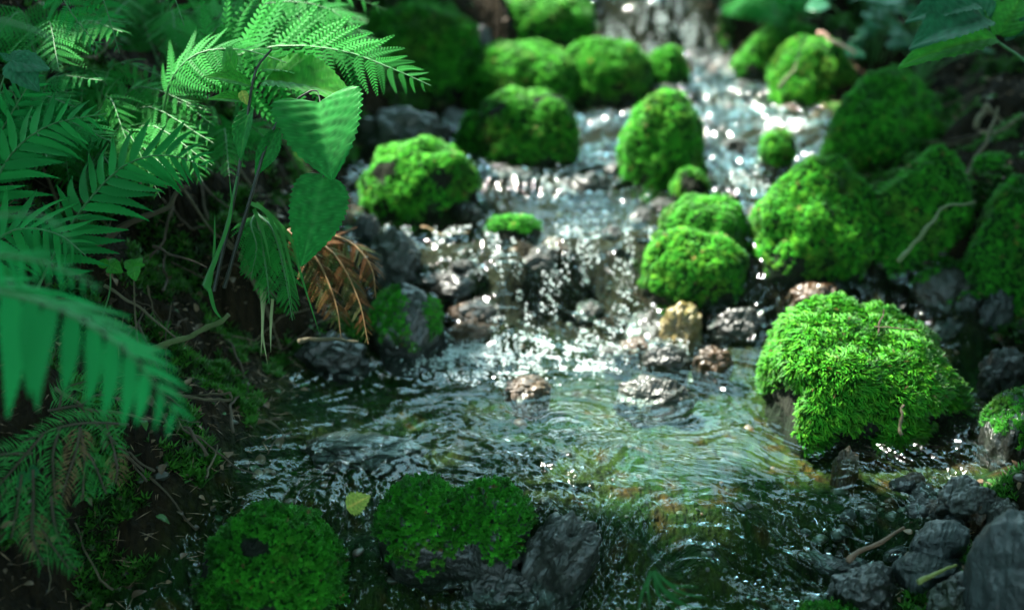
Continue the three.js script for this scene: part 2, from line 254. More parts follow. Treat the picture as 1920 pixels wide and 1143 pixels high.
// where moss grows on a stone of half-height b: over the top and sides, with a ragged lower fringe and a few bald spots
const overTop = (o) => (p, n) => {
  const S = o.seed * 3.1, rag = 0.3 * n3(p.x * 14 + S, p.y * 14, p.z * 14) + 0.15 * n3(p.x * 40 + S, p.y * 40, p.z * 40);
  let k = smooth(p.y / o.b + rag, (o.low ?? -0.02) + 0.06, (o.low ?? -0.02) + 0.34) * smooth(n.y, -0.45, -0.1);
  if (o.bald) k *= smooth(n3(p.x * 11 + S + 20, p.y * 11, p.z * 11), -0.75 + o.bald, -0.45 + o.bald);
  for (const s of o.bare ?? []) k *= smooth(Math.hypot(p.x - s[0] * o.a, p.y - s[1] * o.b, p.z - s[2] * o.c) / o.a + 0.4 * rag, s[3], s[3] + 0.08);
  return k;
};
const wetStones = [], SUNNY = [], SHADY = [];
const underMoss = new THREE.MeshPhysicalMaterial({ color: rgb(0.035, 0.045, 0.025), map: rockTex, bumpMap: grainTex, bumpScale: 0.004, roughness: 0.9, specularIntensity: 0.4, vertexColors: true });
let stoneSeed = 1;
// lengthen the buried half of a stone until it stands in the ground
function bury(g, box) { const need = box.y - (G(box.x, -box.z) - 0.03), k = Math.max(1, need / box.b), p = g.attributes.position; if (k > 1) for (let i = 0; i < p.count; i++) if (p.getY(i) < 0) p.setY(i, p.getY(i) * k); wetStones.push(box); return g; }
function mossyStone(box, label, o = {}) {
  const far = -box.z, size = (o.size ?? 0.012) * (o.type ? 1 : 0.62), grow = size * (o.type === 'feather' ? 0.75 : 0.6);
  box = { ...box, a: box.a - grow, b: box.b - grow * 0.8, c: box.c - grow };
  const seed = o.seed ?? ++stoneSeed, k = { lite: 0.82 + 0.3 * ((seed * 0.618) % 1), boxy: 2 + 0.9 * ((seed * 0.381) % 1), ...box, ...o, seed }, t = thing('mossy_stone', label, 'stone', [box.x, box.y, box.z], o.group);
  t.rotation.y = o.turn ?? 0;
  if (o.shade) SHADY.push([box.x + (o.sunX ?? 0) * box.a, box.y + box.b * 0.5, box.z, Math.max(box.a, box.b) * o.shade]);
  if (o.sun) SUNNY.push([box.x + (o.sunX ?? 0) * box.a, box.y + box.b * 0.6, box.z + box.c * 0.2, box.a * o.sun]);
  const g = bury(stoneGeometry({ lump: 0.085, cuts: 2, ...k }), box);
  { const P = g.attributes.position, N = g.attributes.normal, C = g.attributes.color, cov = overTop(k), p = V(), n = V(); for (let i = 0; i < P.count; i++) { const w = cov(p.fromBufferAttribute(P, i), n.fromBufferAttribute(N, i)); C.setXYZ(i, lerp(C.getX(i), 0.3, w), lerp(C.getY(i), 2.2, w), lerp(C.getZ(i), 0.25, w)); } }
  part('rock', g, o.rock ?? underMoss, t);
  growMoss(t, g, { type: 'tuft', density: 1.5 / (size * size * 0.55), cover: overTop(k), ...k, size });
  return t;
}
function bareStone(box, label, mat, o = {}) {
  const g = stoneGeometry({ ...box, lump: 0.16, cuts: 7, detail: 16, seed: o.seed ?? ++stoneSeed, ...o }), m0 = bury(g, box), m = part(o.name ?? 'stone', g, mat, scene);
  m.position.set(box.x, box.y - (o.sink ?? 0), box.z); m.rotation.set(o.tilt ?? 0, o.turn ?? 0, o.roll ?? 0); return tag(m, label, 'stone', o.group);
}
mossyStone({x:0.490,y:0.020,z:-1.479,a:0.132,b:0.136,c:0.103}, 'large stone under shaggy bright green moss at the pool edge, dark flank showing', { type: 'feather', size: 0.0095, density: 400000, most: 62000, drape: 0.7, rise: 0.25, low: -0.35, bare: [[-1.0, -0.3, 0.4, 0.52]], boxy: 2.6, planes: [[0.16, 0.97, 0.2, 0.68], [-0.97, 0.1, 0.2, 0.86], [0.5, 0.6, 0.6, 0.92]], lobes: [[0.7, -0.3, 0.0, 0.62, 0.5, 0.6], [-0.2, -0.1, 0.4, 0.75, 0.7, 0.68]], warm: 0.45, seed: 3, clump: 46, lump: 0.09, cuts: 0, detail: 30, sun: 1.15, sunX: -0.15, lite: 1.4, old: 0.25 });
mossyStone({x:-0.284,y:-0.056,z:-1.126,a:0.084,b:0.091,c:0.075}, 'round boulder wrapped in short dark green moss, small bald patch on top, lower foreground', { type: 'star', size: 0.0068, density: 150000, rise: 0.2, low: -0.55, bare: [[-0.3, 0.85, -0.1, 0.2]], seed: 8, clump: 40, warm: 0.05, bald: 0.05, lite: 1.25, detail: 26, cuts: 1, lump: 0.08 });
mossyStone({x:-0.068,y:-0.038,z:-1.178,a:0.094,b:0.083,c:0.065}, 'two-humped stone with thick green moss above a wet rock face beside the triangular stone', { type: 'star', size: 0.0074, density: 130000, rise: 0.3, low: -0.02, seed: 12, clump: 40, warm: 0.08, core: [0.7, 0.66, 0.85], boxy: 2, lobes: [[-0.46, 0.1, 0, 0.55, 0.92, 0.9], [0.47, 0.05, 0, 0.54, 0.86, 0.9]], lite: 1.2, detail: 28, cuts: 1, lump: 0.08, rock: M.blackRock });
mossyStone({x:0.302,y:0.073,z:-1.788,a:0.089,b:0.089,c:0.071}, 'dome-shaped stone with glowing yellow-green moss in the middle of the stream', { size: 0.01, warm: 0.55, seed: 15, low: -0.3, lump: 0.09, cuts: 1, sun: 1.1 });
mossyStone({x:0.334,y:0.124,z:-1.846,a:0.081,b:0.072,c:0.065}, 'mossy hump directly behind the glowing dome-shaped stone', { size: 0.01, warm: 0.25, low: -0.3, lump: 0.1, cuts: 1 , sun: 0.7, sunX: 0.1 });
mossyStone({x:0.521,y:0.121,z:-1.844,a:0.111,b:0.139,c:0.083}, 'long mossy boulder sloping to the water, sunlit at its near end', { size: 0.012, warm: 0.5, lobes: [[-0.45, -0.25, 0.1, 0.7, 0.62, 0.8]], low: -0.45, lump: 0.1 , sun: 1.25, sunX: -0.45 });
mossyStone({x:0.684,y:0.131,z:-1.840,a:0.091,b:0.154,c:0.073}, 'shaded mossy boulder adjoining the long sunlit one on the far bank', { size: 0.012, low: -0.5, warm: 0.1 , shade: 0.95 });
mossyStone({x:0.806,y:0.095,z:-1.761,a:0.079,b:0.154,c:0.071}, 'big dark mossy boulder cut by the right edge of the picture', { size: 0.012, low: -0.5, warm: 0 , shade: 0.95 });
mossyStone({x:0.819,y:0.223,z:-1.878,a:0.041,b:0.043,c:0.033}, 'small dark mossy stone above the boulder at the right edge', { low: -0.5, warm: 0.05 , shade: 0.95 });
mossyStone({x:0.731,y:0.060,z:-1.761,a:0.078,b:0.058,c:0.062}, 'low rock with patchy moss and bare grey spots behind the shaggy stone', { bald: 0.72, low: 0, warm: 0.05, cuts: 6, rock: M.wetRock , shade: 0.95 });
mossyStone({x:0.721,y:0.217,z:-2.162,a:0.114,b:0.138,c:0.097}, 'broad dark green mossy boulder on the far right bank below the leafy herbs', { low: -0.5, warm: 0.05 , shade: 0.95 });
mossyStone({x:0.668,y:0.247,z:-2.535,a:0.095,b:0.110,c:0.077}, 'sunlit yellow-green mossy stone with a fallen twig across it', { low: -0.35, warm: 0.6, lobes: [[0.45, 0.15, 0.05, 0.6, 0.85, 0.8]] , sun: 0.9, sunX: -0.1 });
mossyStone({x:0.619,y:0.277,z:-2.675,a:0.112,b:0.096,c:0.079}, 'mossy stone bright along its left rim, rear of the right bank', { low: -0.3, warm: 0.3 , sun: 0.8, sunX: -0.4 });
mossyStone({x:0.287,y:0.179,z:-2.128,a:0.081,b:0.141,c:0.065}, 'tall mossy stone standing alone in the sparkling upper riffle', { low: -0.4, warm: 0.25 , sun: 0.85, sunX: -0.2 });
mossyStone({x:0.015,y:0.236,z:-2.531,a:0.134,b:0.112,c:0.107}, 'large rounded mossy stone behind its lower twin in the upper stream', { low: -0.4, warm: 0.2 , sun: 0.8, sunX: -0.1 });
mossyStone({x:0.029,y:0.194,z:-2.217,a:0.101,b:0.110,c:0.076}, 'mossy stone with pale lower flank in front of the large rounded one', { low: -0.3, warm: 0.35, bald: 0.05 , sun: 0.8, sunX: -0.1 });
mossyStone({x:-0.086,y:0.191,z:-2.225,a:0.031,b:0.073,c:0.025}, 'small mossy lump leaning on the stone with the pale flank', { low: -0.3, warm: 0.05 , shade: 0.95 });
mossyStone({x:0.205,y:0.250,z:-2.546,a:0.104,b:0.105,c:0.078}, 'mossy stone with two steps left of the small far cushion', { low: -0.3, warm: 0.25, lobes: [[-0.5, 0.1, -0.2, 0.55, 0.8, 0.7]] , sun: 0.8, sunX: -0.1 });
mossyStone({x:0.351,y:0.261,z:-2.596,a:0.053,b:0.068,c:0.043}, 'small round mossy cushion below the upper fall', { low: -0.4, warm: 0.3 , sun: 0.8, sunX: -0.2 });
mossyStone({x:-0.222,y:0.304,z:-2.539,a:0.157,b:0.134,c:0.125}, 'big shaded mossy boulder behind the fern tips', { low: -0.6, warm: 0 , shade: 0.95 });
mossyStone({x:0.038,y:0.343,z:-2.746,a:0.152,b:0.093,c:0.121}, 'mossy boulder beside the upper fall, cut by the top edge', { low: -0.4, warm: 0.25 , sun: 0.8, sunX: 0 });
mossyStone({x:-0.167,y:0.156,z:-2.008,a:0.108,b:0.100,c:0.081}, 'rounded mossy stone with a sunny spot, left side of the middle stream', { low: -0.35, warm: 0.3, bald: 0.05 , sun: 0.5, sunX: -0.3 });
mossyStone({x:0.514,y:0.184,z:-2.158,a:0.036,b:0.056,c:0.030}, 'tiny moss cushion with water streaming past on the right', { low: -0.3, warm: 0.4 , sun: 0.8, sunX: -0.2 });
mossyStone({x:0.329,y:0.152,z:-2.028,a:0.038,b:0.049,c:0.031}, 'tiny mossy rock below the tall lone stone', { low: -0.1, warm: 0.3, bald: 0.3 , sun: 0.55, sunX: -0.25 });
mossyStone({x:0.001,y:0.133,z:-1.849,a:0.049,b:0.038,c:0.035}, 'flat dark mossy ledge stone at the lip of the cascade', { low: 0.1, warm: 0, bald: 0.2 });
mossyStone({x:-0.202,y:0.282,z:-2.469,a:0.034,b:0.039,c:0.028}, 'tiny mossy knob just behind the fern tip', { low: -0.4 , shade: 0.95 });
mossyStone({x:-0.168,y:0.020,z:-1.665,a:0.064,b:0.089,c:0.052}, 'dark bank rock with thin moss left of the cascade foot', { low: 0.1, warm: 0.05, bald: 0.62, rock: M.blackRock, size: 0.009 , shade: 0.95 });
mossyStone({x:0.362,y:-0.069,z:-1.069,a:0.040,b:0.006,c:0.032}, 'top of a bright green mossy stone poking over the bottom edge', { type: 'star', size: 0.008, low: -0.5, density: 90000 });
mossyStone({x:0.686,y:0.010,z:-1.350,a:0.054,b:0.068,c:0.043}, 'half-hidden mossy stone at the right edge past the shaggy stone', { low: 0.0, bald: 0.35, size: 0.009, rock: M.blackRock });

bareStone({x:0.022,y:0.006,z:-1.514,a:0.032,b:0.017,c:0.026}, 'flat rusty brown stone breaking the surface of the pool', M.brownRock, { cuts: 4 });
bareStone({x:0.215,y:0.007,z:-1.506,a:0.059,b:0.031,c:0.036}, 'wet dark rock with sharp facets in the pool below the dome stone', M.wetRock, { cuts: 9, algae: 0.8, sink: 0.012 });
bareStone({x:0.274,y:0.025,z:-1.689,a:0.034,b:0.044,c:0.027}, 'pale yellowish round cobble beside the cascade', M.paleRock, { cuts: 2 });
bareStone({x:0.057,y:-0.041,z:-1.146,a:0.041,b:0.062,c:0.033}, 'wet grey triangular stone right of the two-humped stone', M.wetRock, { cuts: 3, lobes: [], algae: 0.2, roll: -0.35, seed: 44 });
bareStone({x:0.550,y:0.011,z:-1.041,a:0.052,b:0.075,c:0.042}, 'large smooth blue-grey boulder in the bottom right corner', M.greyRock, { cuts: 3, lump: 0.08, algae: 0.15 });
bareStone({x:0.510,y:-0.016,z:-1.146,a:0.036,b:0.028,c:0.026}, 'light grey block stone touching the large blue-grey boulder', M.greyRock, { cuts: 9, algae: 0.2, lump: 0.08 });
bareStone({x:0.497,y:-0.037,z:-1.131,a:0.044,b:0.020,c:0.031}, 'flat grey slab in front of the light grey block', M.greyRock, { cuts: 9, algae: 0.3, lump: 0.08 });
bareStone({x:0.559,y:0.005,z:-1.199,a:0.040,b:0.030,c:0.029}, 'wedge-shaped wet brown-grey stone above the bottom right pile', M.wetRock, { cuts: 8, algae: 0.3 });
bareStone({x:0.540,y:-0.016,z:-1.185,a:0.014,b:0.017,c:0.011}, 'small blue-grey cobble between the wedge stone and the block', M.greyRock, { cuts: 3 });
bareStone({x:0.562,y:-0.006,z:-1.180,a:0.014,b:0.020,c:0.012}, 'small brown cobble beside the wedge stone', M.brownRock, { cuts: 3 });
bareStone({x:0.587,y:0.000,z:-1.167,a:0.018,b:0.026,c:0.014}, 'small wet grey cobble behind the large blue-grey boulder', M.wetRock, { cuts: 4 });
bareStone({x:0.444,y:0.003,z:-1.323,a:0.017,b:0.025,c:0.014}, 'small brown stone half under water below the shaggy mossy stone', M.brownRock, { cuts: 5, algae: 0.6, sink: 0.018 });
bareStone({x:0.413,y:-0.056,z:-1.112,a:0.038,b:0.029,c:0.030}, 'dark drowned stone near the bottom right of the stream', M.blackRock, { cuts: 5 });
bareStone({x:0.508,y:-0.045,z:-1.069,a:0.036,b:0.035,c:0.029}, 'dark greenish stone in front of the flat grey slab', M.wetRock, { cuts: 5, algae: 1 });
bareStone({x:-0.208,y:0.003,z:-1.372,a:0.078,b:0.020,c:0.039}, 'low black stone with water sliding over it by the left bank', M.blackRock, { cuts: 3, sink: 0.022 });
bareStone({x:-0.280,y:0.011,z:-1.602,a:0.055,b:0.040,c:0.033}, 'flat-topped dark wet stone under the brown fern', M.blackRock, { cuts: 4 });
bareStone({x:-0.214,y:0.190,z:-2.227,a:0.098,b:0.081,c:0.069}, 'dark wet boulder left of the mossy stones under the fern tip', M.wetRock, { cuts: 6 });
bareStone({x:-0.194,y:0.096,z:-1.791,a:0.051,b:0.059,c:0.036}, 'dark weathered stone with a flat top above the bank rock', M.wetRock, { cuts: 8, algae: 0.8 });
bareStone({x:-0.248,y:0.137,z:-1.849,a:0.022,b:0.033,c:0.018}, 'pale square cobble near the left shore', M.greyRock, { cuts: 9, algae: 0 });
bareStone({x:0.503,y:0.055,z:-1.747,a:0.044,b:0.028,c:0.031}, 'rounded brown rock in the side channel behind the shaggy stone', M.brownRock, { cuts: 3, algae: 0.4 });
bareStone({x:0.311,y:0.009,z:-1.601,a:0.030,b:0.023,c:0.021}, 'small rusty cobble in the shallow run left of the shaggy stone', M.brownRock, { cuts: 4 });
bareStone({x:0.237,y:0.009,z:-1.596,a:0.035,b:0.026,c:0.025}, 'dark knobbly stone at the cascade foot', M.blackRock, { cuts: 6 });
bareStone({x:0.363,y:0.027,z:-1.695,a:0.043,b:0.038,c:0.031}, 'dark wet cobble left of the shaggy stone under the side channel', M.blackRock, { cuts: 5 });
bareStone({x:0.737,y:0.044,z:-1.708,a:0.026,b:0.033,c:0.019}, 'grey angular cobble behind the shaggy stone', M.greyRock, { cuts: 8 });
bareStone({x:0.781,y:0.045,z:-1.692,a:0.032,b:0.045,c:0.023}, 'long grey cobble near the right edge behind the shaggy stone', M.greyRock, { cuts: 8, turn: 0.7 });
bareStone({x:0.712,y:0.019,z:-1.683,a:0.037,b:0.023,c:0.026}, 'dark flat cobble tucked behind the shaggy stone', M.wetRock, { cuts: 6 });
bareStone({x:0.747,y:0.010,z:-1.552,a:0.038,b:0.040,c:0.027}, 'dark mossy-brown rock at the right edge above the shallow', M.blackRock, { cuts: 5, algae: 1 });
bareStone({x:-0.074,y:0.330,z:-2.564,a:0.033,b:0.049,c:0.023}, 'bluish grey stone wedged behind the large rounded mossy stone', M.greyRock, { cuts: 6 });
bareStone({x:-0.016,y:-0.075,z:-1.138,a:0.048,b:0.032,c:0.029}, 'drowned dark stone in front of the two-humped stone', M.blackRock, { cuts: 4 });

{ // small wet stones that break the riffles upstream, and cobbles of the lower right shallows
  const R = rng(303), kinds = [M.blackRock, M.wetRock, M.wetRock, M.blackRock, M.brownRock], shapes = [0, 1, 2, 3, 4].map((k) => stoneGeometry({ a: 1, b: 0.7, c: 0.9, lump: 0.16, cuts: 6, detail: 8, seed: 60 + k, algae: 0.6 }));
  for (const g of shapes) { const uv = g.attributes.uv; for (let i = 0; i < uv.count; i++) uv.setXY(i, uv.getX(i) * 0.06, uv.getY(i) * 0.06); }
  const cobble = (name, label, group, x, d, s, lift) => { const g = shapes[(R() * 5) | 0], kd = (R() * 5) | 0, m = part(name, g, kinds[kd], scene); label = label.replace('COLOUR', ['black', 'dark grey', 'dark grey', 'black', 'rusty brown'][kd]); m.position.set(x, levelAt(x, d) + lift, -d); m.rotation.set((R() - 0.5) * 0.5, R() * 6.28, (R() - 0.5) * 0.5); m.scale.set(s * (0.8 + 0.6 * R()), s * (0.7 + 0.4 * R()), s * (0.8 + 0.4 * R())); tag(m, label, 'stone', group); wetStones.push({ x, z: -d, a: s, c: s }); };
  for (let i = 0; i < 64; i++) { const d = 1.86 + 0.92 * R(), x = lerp(shore(shoreLeft, d) + 0.02, shore(shoreRight, d) - 0.02, R()), s = 0.014 + 0.026 * R() * R(); if (wetStones.some((q) => Math.hypot((x - q.x) / q.a, (d + q.z) / q.c) < 0.9)) continue; cobble('riffle_stone', (s > 0.024 ? 'larger' : 'small') + ' COLOUR wet stone ' + (d < 2.1 ? 'on the ledge just above the cascade lip' : d < 2.45 ? 'in the riffle round the tall lone stone' : 'in the run below the upper fall'), 'small stones in the upper riffles', x, d, s, -0.2 * s); }
  for (let i = 0; i < 26; i++) { const p = [[0.473,-0.006,-1.271], [0.504,-0.018,-1.215], [0.483,-0.037,-1.183], [0.436,-0.058,-1.147], [0.638,-0.002,-1.290]][i % 5], x = p[0] + (R() - 0.5) * 0.14, d = -p[2] + (R() - 0.5) * 0.09; cobble('shore_cobble', 'small COLOUR cobble in the shallows ' + ['below the shaggy stone', 'beside the wedge stone', 'beside the light grey block', 'near the bottom edge by the grey slab', 'at the right edge behind the wedge stone'][i % 5], 'cobbles of the lower right shallows', x, d, 0.008 + 0.012 * R(), -0.012 + 0.008 * R()); }
  for (let i = 0; i < 14; i++) { const p = [[0.166,0.061,-1.732], [-0.052,0.037,-1.699], [0.187,0.016,-1.662], [-0.097,0.087,-1.762], [0.071,0.120,-1.801]][i % 5], x = p[0] + (R() - 0.5) * 0.12, d = -p[2] + (R() - 0.5) * 0.05; cobble('cascade_stone', 'COLOUR knob of rock half drowned in the cascade, ' + ['right side below the dome stone', 'left side near its foot', 'right foot', 'left lip', 'middle of the lip'][i % 5], 'dark rocks under the cascade', x, d, 0.02 + 0.022 * R(), -0.014); }
}
// ---------- water surface ----------
// small waves standing round each stone that breaks the surface
function wake(x, d) { let v = 0; for (const s of wetStones) { const dx = (x - s.x) / s.a, dz = (d + s.z) / s.c, q = Math.hypot(dx, dz), e = (q - 1) * Math.min(s.a, s.c); if (e > -0.03 && e < 0.1) v += 0.0012 * Math.sin(e * 330 + 5 * n2(x * 14, d * 14)) * Math.exp(-Math.max(0, e) * 60) * (0.5 + 0.5 * n2(x * 10 + 5, d * 10)); } return v; }
const ridge = (v) => 1 - 2 * Math.abs(v);
function ripple(x, d) {
  const steep = Math.max(smooth(slopeAt(d), 0.1, 0.5), 1.0 * smooth(d, 1.9, 2.1)), calm = smooth(fbm2(x * 2.2 + 31, d * 2.8, 2), -0.28, 0.25), wx = 0.03 * n2(x * 5, d * 5), wd = 0.03 * n2(x * 5 + 40, d * 5 + 7);
  const turn = 0.5 * n2(x * 1.4 + 2, d * 1.4), c = Math.cos(turn), s = Math.sin(turn), u = (x + wx) * c + (d + wd) * s, v = -(x + wx) * s + (d + wd) * c;
  const still = 0.0026 * n2(u * 9, v * 17) + 0.0013 * ridge(n2(u * 24 + 5, v * 40)) + 0.0009 * n2(u * 50, v * 85) + 0.0004 * ridge(n2(u * 105, v * 150));
  const fall = 0.009 * n2(u * 22, v * 9 + 3) + 0.0048 * ridge(n2(u * 46, v * 26)) + 0.0026 * n2(u * 95, v * 68) + 0.0006 * n2(u * 170, v * 130);
  return lerp(still * (0.7 + 0.9 * calm) * (1 + 0.6 * (1 - smooth(d, 1.15, 1.4))), fall, steep);
}
const waterAt = (x, d) => levelAt(x, d) + ripple(x, d) + wake(x, d);
{
  const x0 = -0.8, x1 = 1.25, dx = 0.0042, w = Math.round((x1 - x0) / dx) + 1, ds = [];
  for (let d = 0.98; d < 3.25; d *= 1.0027) ds.push(d);
  const pos = [], idx = [], uv = [], keep = new Uint8Array(w * ds.length), at = new Int32Array(w * ds.length).fill(-1);
  ds.forEach((d, j) => { for (let i = 0; i < w; i++) { const x = x0 + i * dx; if (outside(x, d) < 0.16) keep[j * w + i] = 1; } });
  const vert = (k) => { if (at[k] < 0) { const i = k % w, j = (k - i) / w, x = x0 + i * dx, d = ds[j]; at[k] = pos.length / 3; pos.push(x, waterAt(x, d), -d); uv.push(x, d); } return at[k]; };
  for (let j = 0; j < ds.length - 1; j++) for (let i = 0; i < w - 1; i++) { const a = j * w + i; if (keep[a] && keep[a + 1] && keep[a + w] && keep[a + w + 1]) { const p = vert(a), q = vert(a + 1), r = vert(a + w), t = vert(a + w + 1); idx.push(p, q, r, q, t, r); } }
  tag(part('water', geom(pos, idx, { uv }), M.water, scene), 'clear rippling stream water running over small falls', 'water', null, 'structure');
}
{ // froth where the cascade meets the pool, and drops thrown off the falls
  const R = rng(91), g = new THREE.IcosahedronGeometry(1, 1), mats = [];
  const spots = [[[-0.109,0.009,-1.635], 0.06, 1500], [[-0.034,0.008,-1.633], 0.08, 2600], [[0.050,0.005,-1.619], 0.07, 1600], [[0.132,0.005,-1.595], 0.06, 800], [[-0.066,0.005,-1.584], 0.09, 1500], [[0.000,0.004,-1.567], 0.1, 1300], [[0.162,0.016,-1.662], 0.05, 500], [[0.423,0.157,-2.075], 0.05, 700], [[0.090,0.154,-2.067], 0.06, 700], [[0.336,0.282,-2.784], 0.06, 700], [[0.260,0.345,-2.833], 0.07, 1500], [[0.365,0.363,-2.844], 0.08, 1800], [[0.449,0.274,-2.761], 0.05, 900], [[0.430,0.327,-2.823], 0.05, 900], [[0.578,0.214,-2.342], 0.06, 900], [[0.444,0.230,-2.478], 0.07, 800]];
  for (const [p, r, n] of spots) for (let i = 0; i < n; i++) { const a = R() * 6.283, q = r * Math.sqrt(-Math.log(1 - R() * 0.97)) * 0.6, x = p[0] + Math.cos(a) * q * 1.5, d = -p[2] + Math.sin(a) * q * 0.55, s = 0.0004 + 0.0016 * Math.pow(R(), 4); if (fbm2(x * 30, d * 14, 3) < -0.05) continue; mats.push(new THREE.Matrix4().makeScale(s, s * 0.8, s).setPosition(x, waterAt(x, d) + s * 0.3 + (R() < 0.04 ? R() * 0.02 : 0), -d)); }
  for (let i = 0; i < 9000; i++) { const d = 1.63 + 0.25 * R(), x = lerp(shore(shoreLeft, d) + 0.06, 0.3, R()), s = 0.0004 + 0.0013 * Math.pow(R(), 3); if (fbm2(x * 26, d * 7, 3) < 0.12 || G(x, d) > waterAt(x, d)) continue; mats.push(new THREE.Matrix4().makeScale(s, s, s * 1.5).setPosition(x, waterAt(x, d) + s * 0.3, -d)); }
  tag(instanced('foam', g, new THREE.MeshPhysicalMaterial({ color: rgb(0.85, 0.9, 0.9), roughness: 0.15, transmission: 0.5, thickness: 0 }), mats, null, scene), 'white froth of tiny bubbles where the cascade meets the pool', 'foam');
}

// ---------- ferns ----------
// a pinna lies along +x, one long, flat in x-y, face towards +z
function pinnaSerrate(n = 15, w = 0.15, bend = 0.13, curl = 0.02) {
  const pos = [], idx = [], mid = (s) => [s, curl * Math.sin(s * 3), -bend * s * s];
  for (let i = 0; i <= n; i++) {
    const s = i / n, h = w * Math.pow(Math.sin(Math.PI * Math.min(1, 0.12 + 0.88 * s) ** 0.75), 0.9) * (1 - 0.15 * s), [mx, my, mz] = mid(s), t = Math.min(1, s + 0.035), [tx, ty, tz] = mid(t);
    pos.push(mx, my, mz - 0.012, mx, my + h * 0.82, mz + 0.018, tx, ty + h * 1.05, tz + 0.014, mx, my - h * 0.82, mz + 0.018, tx, ty - h * 1.05, tz + 0.014);
  }
  for (let i = 0; i < n; i++) { const a = i * 5, b = a + 5; idx.push(a, b, a + 2, a, a + 2, a + 1, b, b + 1, a + 2, a, a + 4, b, a, a + 3, a + 4, b, a + 4, b + 3); }
  return geom(pos, idx);
}
function pinnaFeather(n = 13, w = 0.2, lean = 0.5, bend = 0.16, curl = 0.015) { // cut into small toothed leaflets
  const pos = [], idx = [], mid = (s) => [s, curl * Math.sin(s * 4), -bend * s * s];
  for (let i = 0; i < n; i++) for (const sd of [-1, 1]) {
    const s = (i + 0.4 + (sd > 0 ? 0 : 0.25)) / n, [x, y, z] = mid(s), l = w * Math.pow(1 - s, 0.62) * (s < 0.1 ? 0.85 : 1) + 0.012, b = 0.27 / n, k = pos.length / 3, dx = lean, q = (f, g, dz) => pos.push(x + dx * l * f + g, y + sd * l * f, z + dz);
    q(0, -b, 0); q(0, b, 0); q(0.45, -b * 1.15, 0.012); q(0.5, b * 1.3, 0.012); q(0.72, -b * 0.75, 0.008); q(0.78, b * 1.0, 0.008); q(1.05, b * 0.35, -0.008);
    const T = [0, 1, 2, 1, 3, 2, 2, 3, 4, 3, 5, 4, 4, 5, 6]; for (let t = 0; t < T.length; t += 3) sd > 0 ? idx.push(k + T[t], k + T[t + 1], k + T[t + 2]) : idx.push(k + T[t], k + T[t + 2], k + T[t + 1]);
  }
  const N = 6, k = pos.length / 3; for (let i = 0; i <= N; i++) { const [x, y, z] = mid(i / N), r = 0.009 * (1 - 0.8 * (i / N)); pos.push(x, y + r, z + 0.004, x, y - r, z + 0.004); if (i < N) idx.push(k + i * 2, k + i * 2 + 1, k + i * 2 + 2, k + i * 2 + 1, k + i * 2 + 3, k + i * 2 + 2); }
  return geom(pos, idx);
}
const PINNA = { serrate: [pinnaSerrate(15, 0.095), pinnaSerrate(14, 0.088, 0.22, 0.05), pinnaSerrate(16, 0.09, 0.05, -0.03)], feather: [pinnaFeather(13, 0.16), pinnaFeather(12, 0.17, 0.42, 0.26, 0.04), pinnaFeather(13, 0.15, 0.46, 0.06, -0.03)], long: [pinnaFeather(18, 0.085, 0.4), pinnaFeather(17, 0.09, 0.5)] };
const fernMats = { cool: [M.leaf(0.008, 0.21, 0.034, 0.4, 0.06), M.leaf(0.01, 0.245, 0.04, 0.4, 0.06), M.leaf(0.006, 0.175, 0.03, 0.4, 0.06)], lush: [M.leaf(0.014, 0.21, 0.024, 0.45, 0.06), M.leaf(0.018, 0.25, 0.028, 0.45, 0.06), M.leaf(0.01, 0.17, 0.02, 0.45, 0.06)], pale: [M.leaf(0.01, 0.33, 0.075, 0.5, 0.05), M.leaf(0.012, 0.37, 0.085, 0.5, 0.05), M.leaf(0.008, 0.29, 0.065, 0.5, 0.05)], rust: [M.leaf(0.08, 0.032, 0.006, 0.3, 0.1), M.leaf(0.1, 0.05, 0.01, 0.3, 0.1), M.leaf(0.035, 0.045, 0.008, 0.3, 0.1)] };  // pale: foreground fern, its more open light put into a brighter green
const shapes = { lance: (s) => Math.pow(Math.sin(Math.PI * Math.pow(Math.min(1, 0.16 + 0.84 * s), 0.8)), 0.75) + 0.03, tri: (s) => Math.pow(1 - s, 0.72) * smooth(s, -0.12, 0.1) + 0.035, tip: (s) => Math.pow(1 - s, 0.6) + 0.035 };
const fernStem = new THREE.MeshStandardMaterial({ color: rgb(0.03, 0.13, 0.03), roughness: 0.5 }), rustStem = new THREE.MeshStandardMaterial({ color: rgb(0.14, 0.08, 0.025), roughness: 0.6 });
let frondSeed = 100;
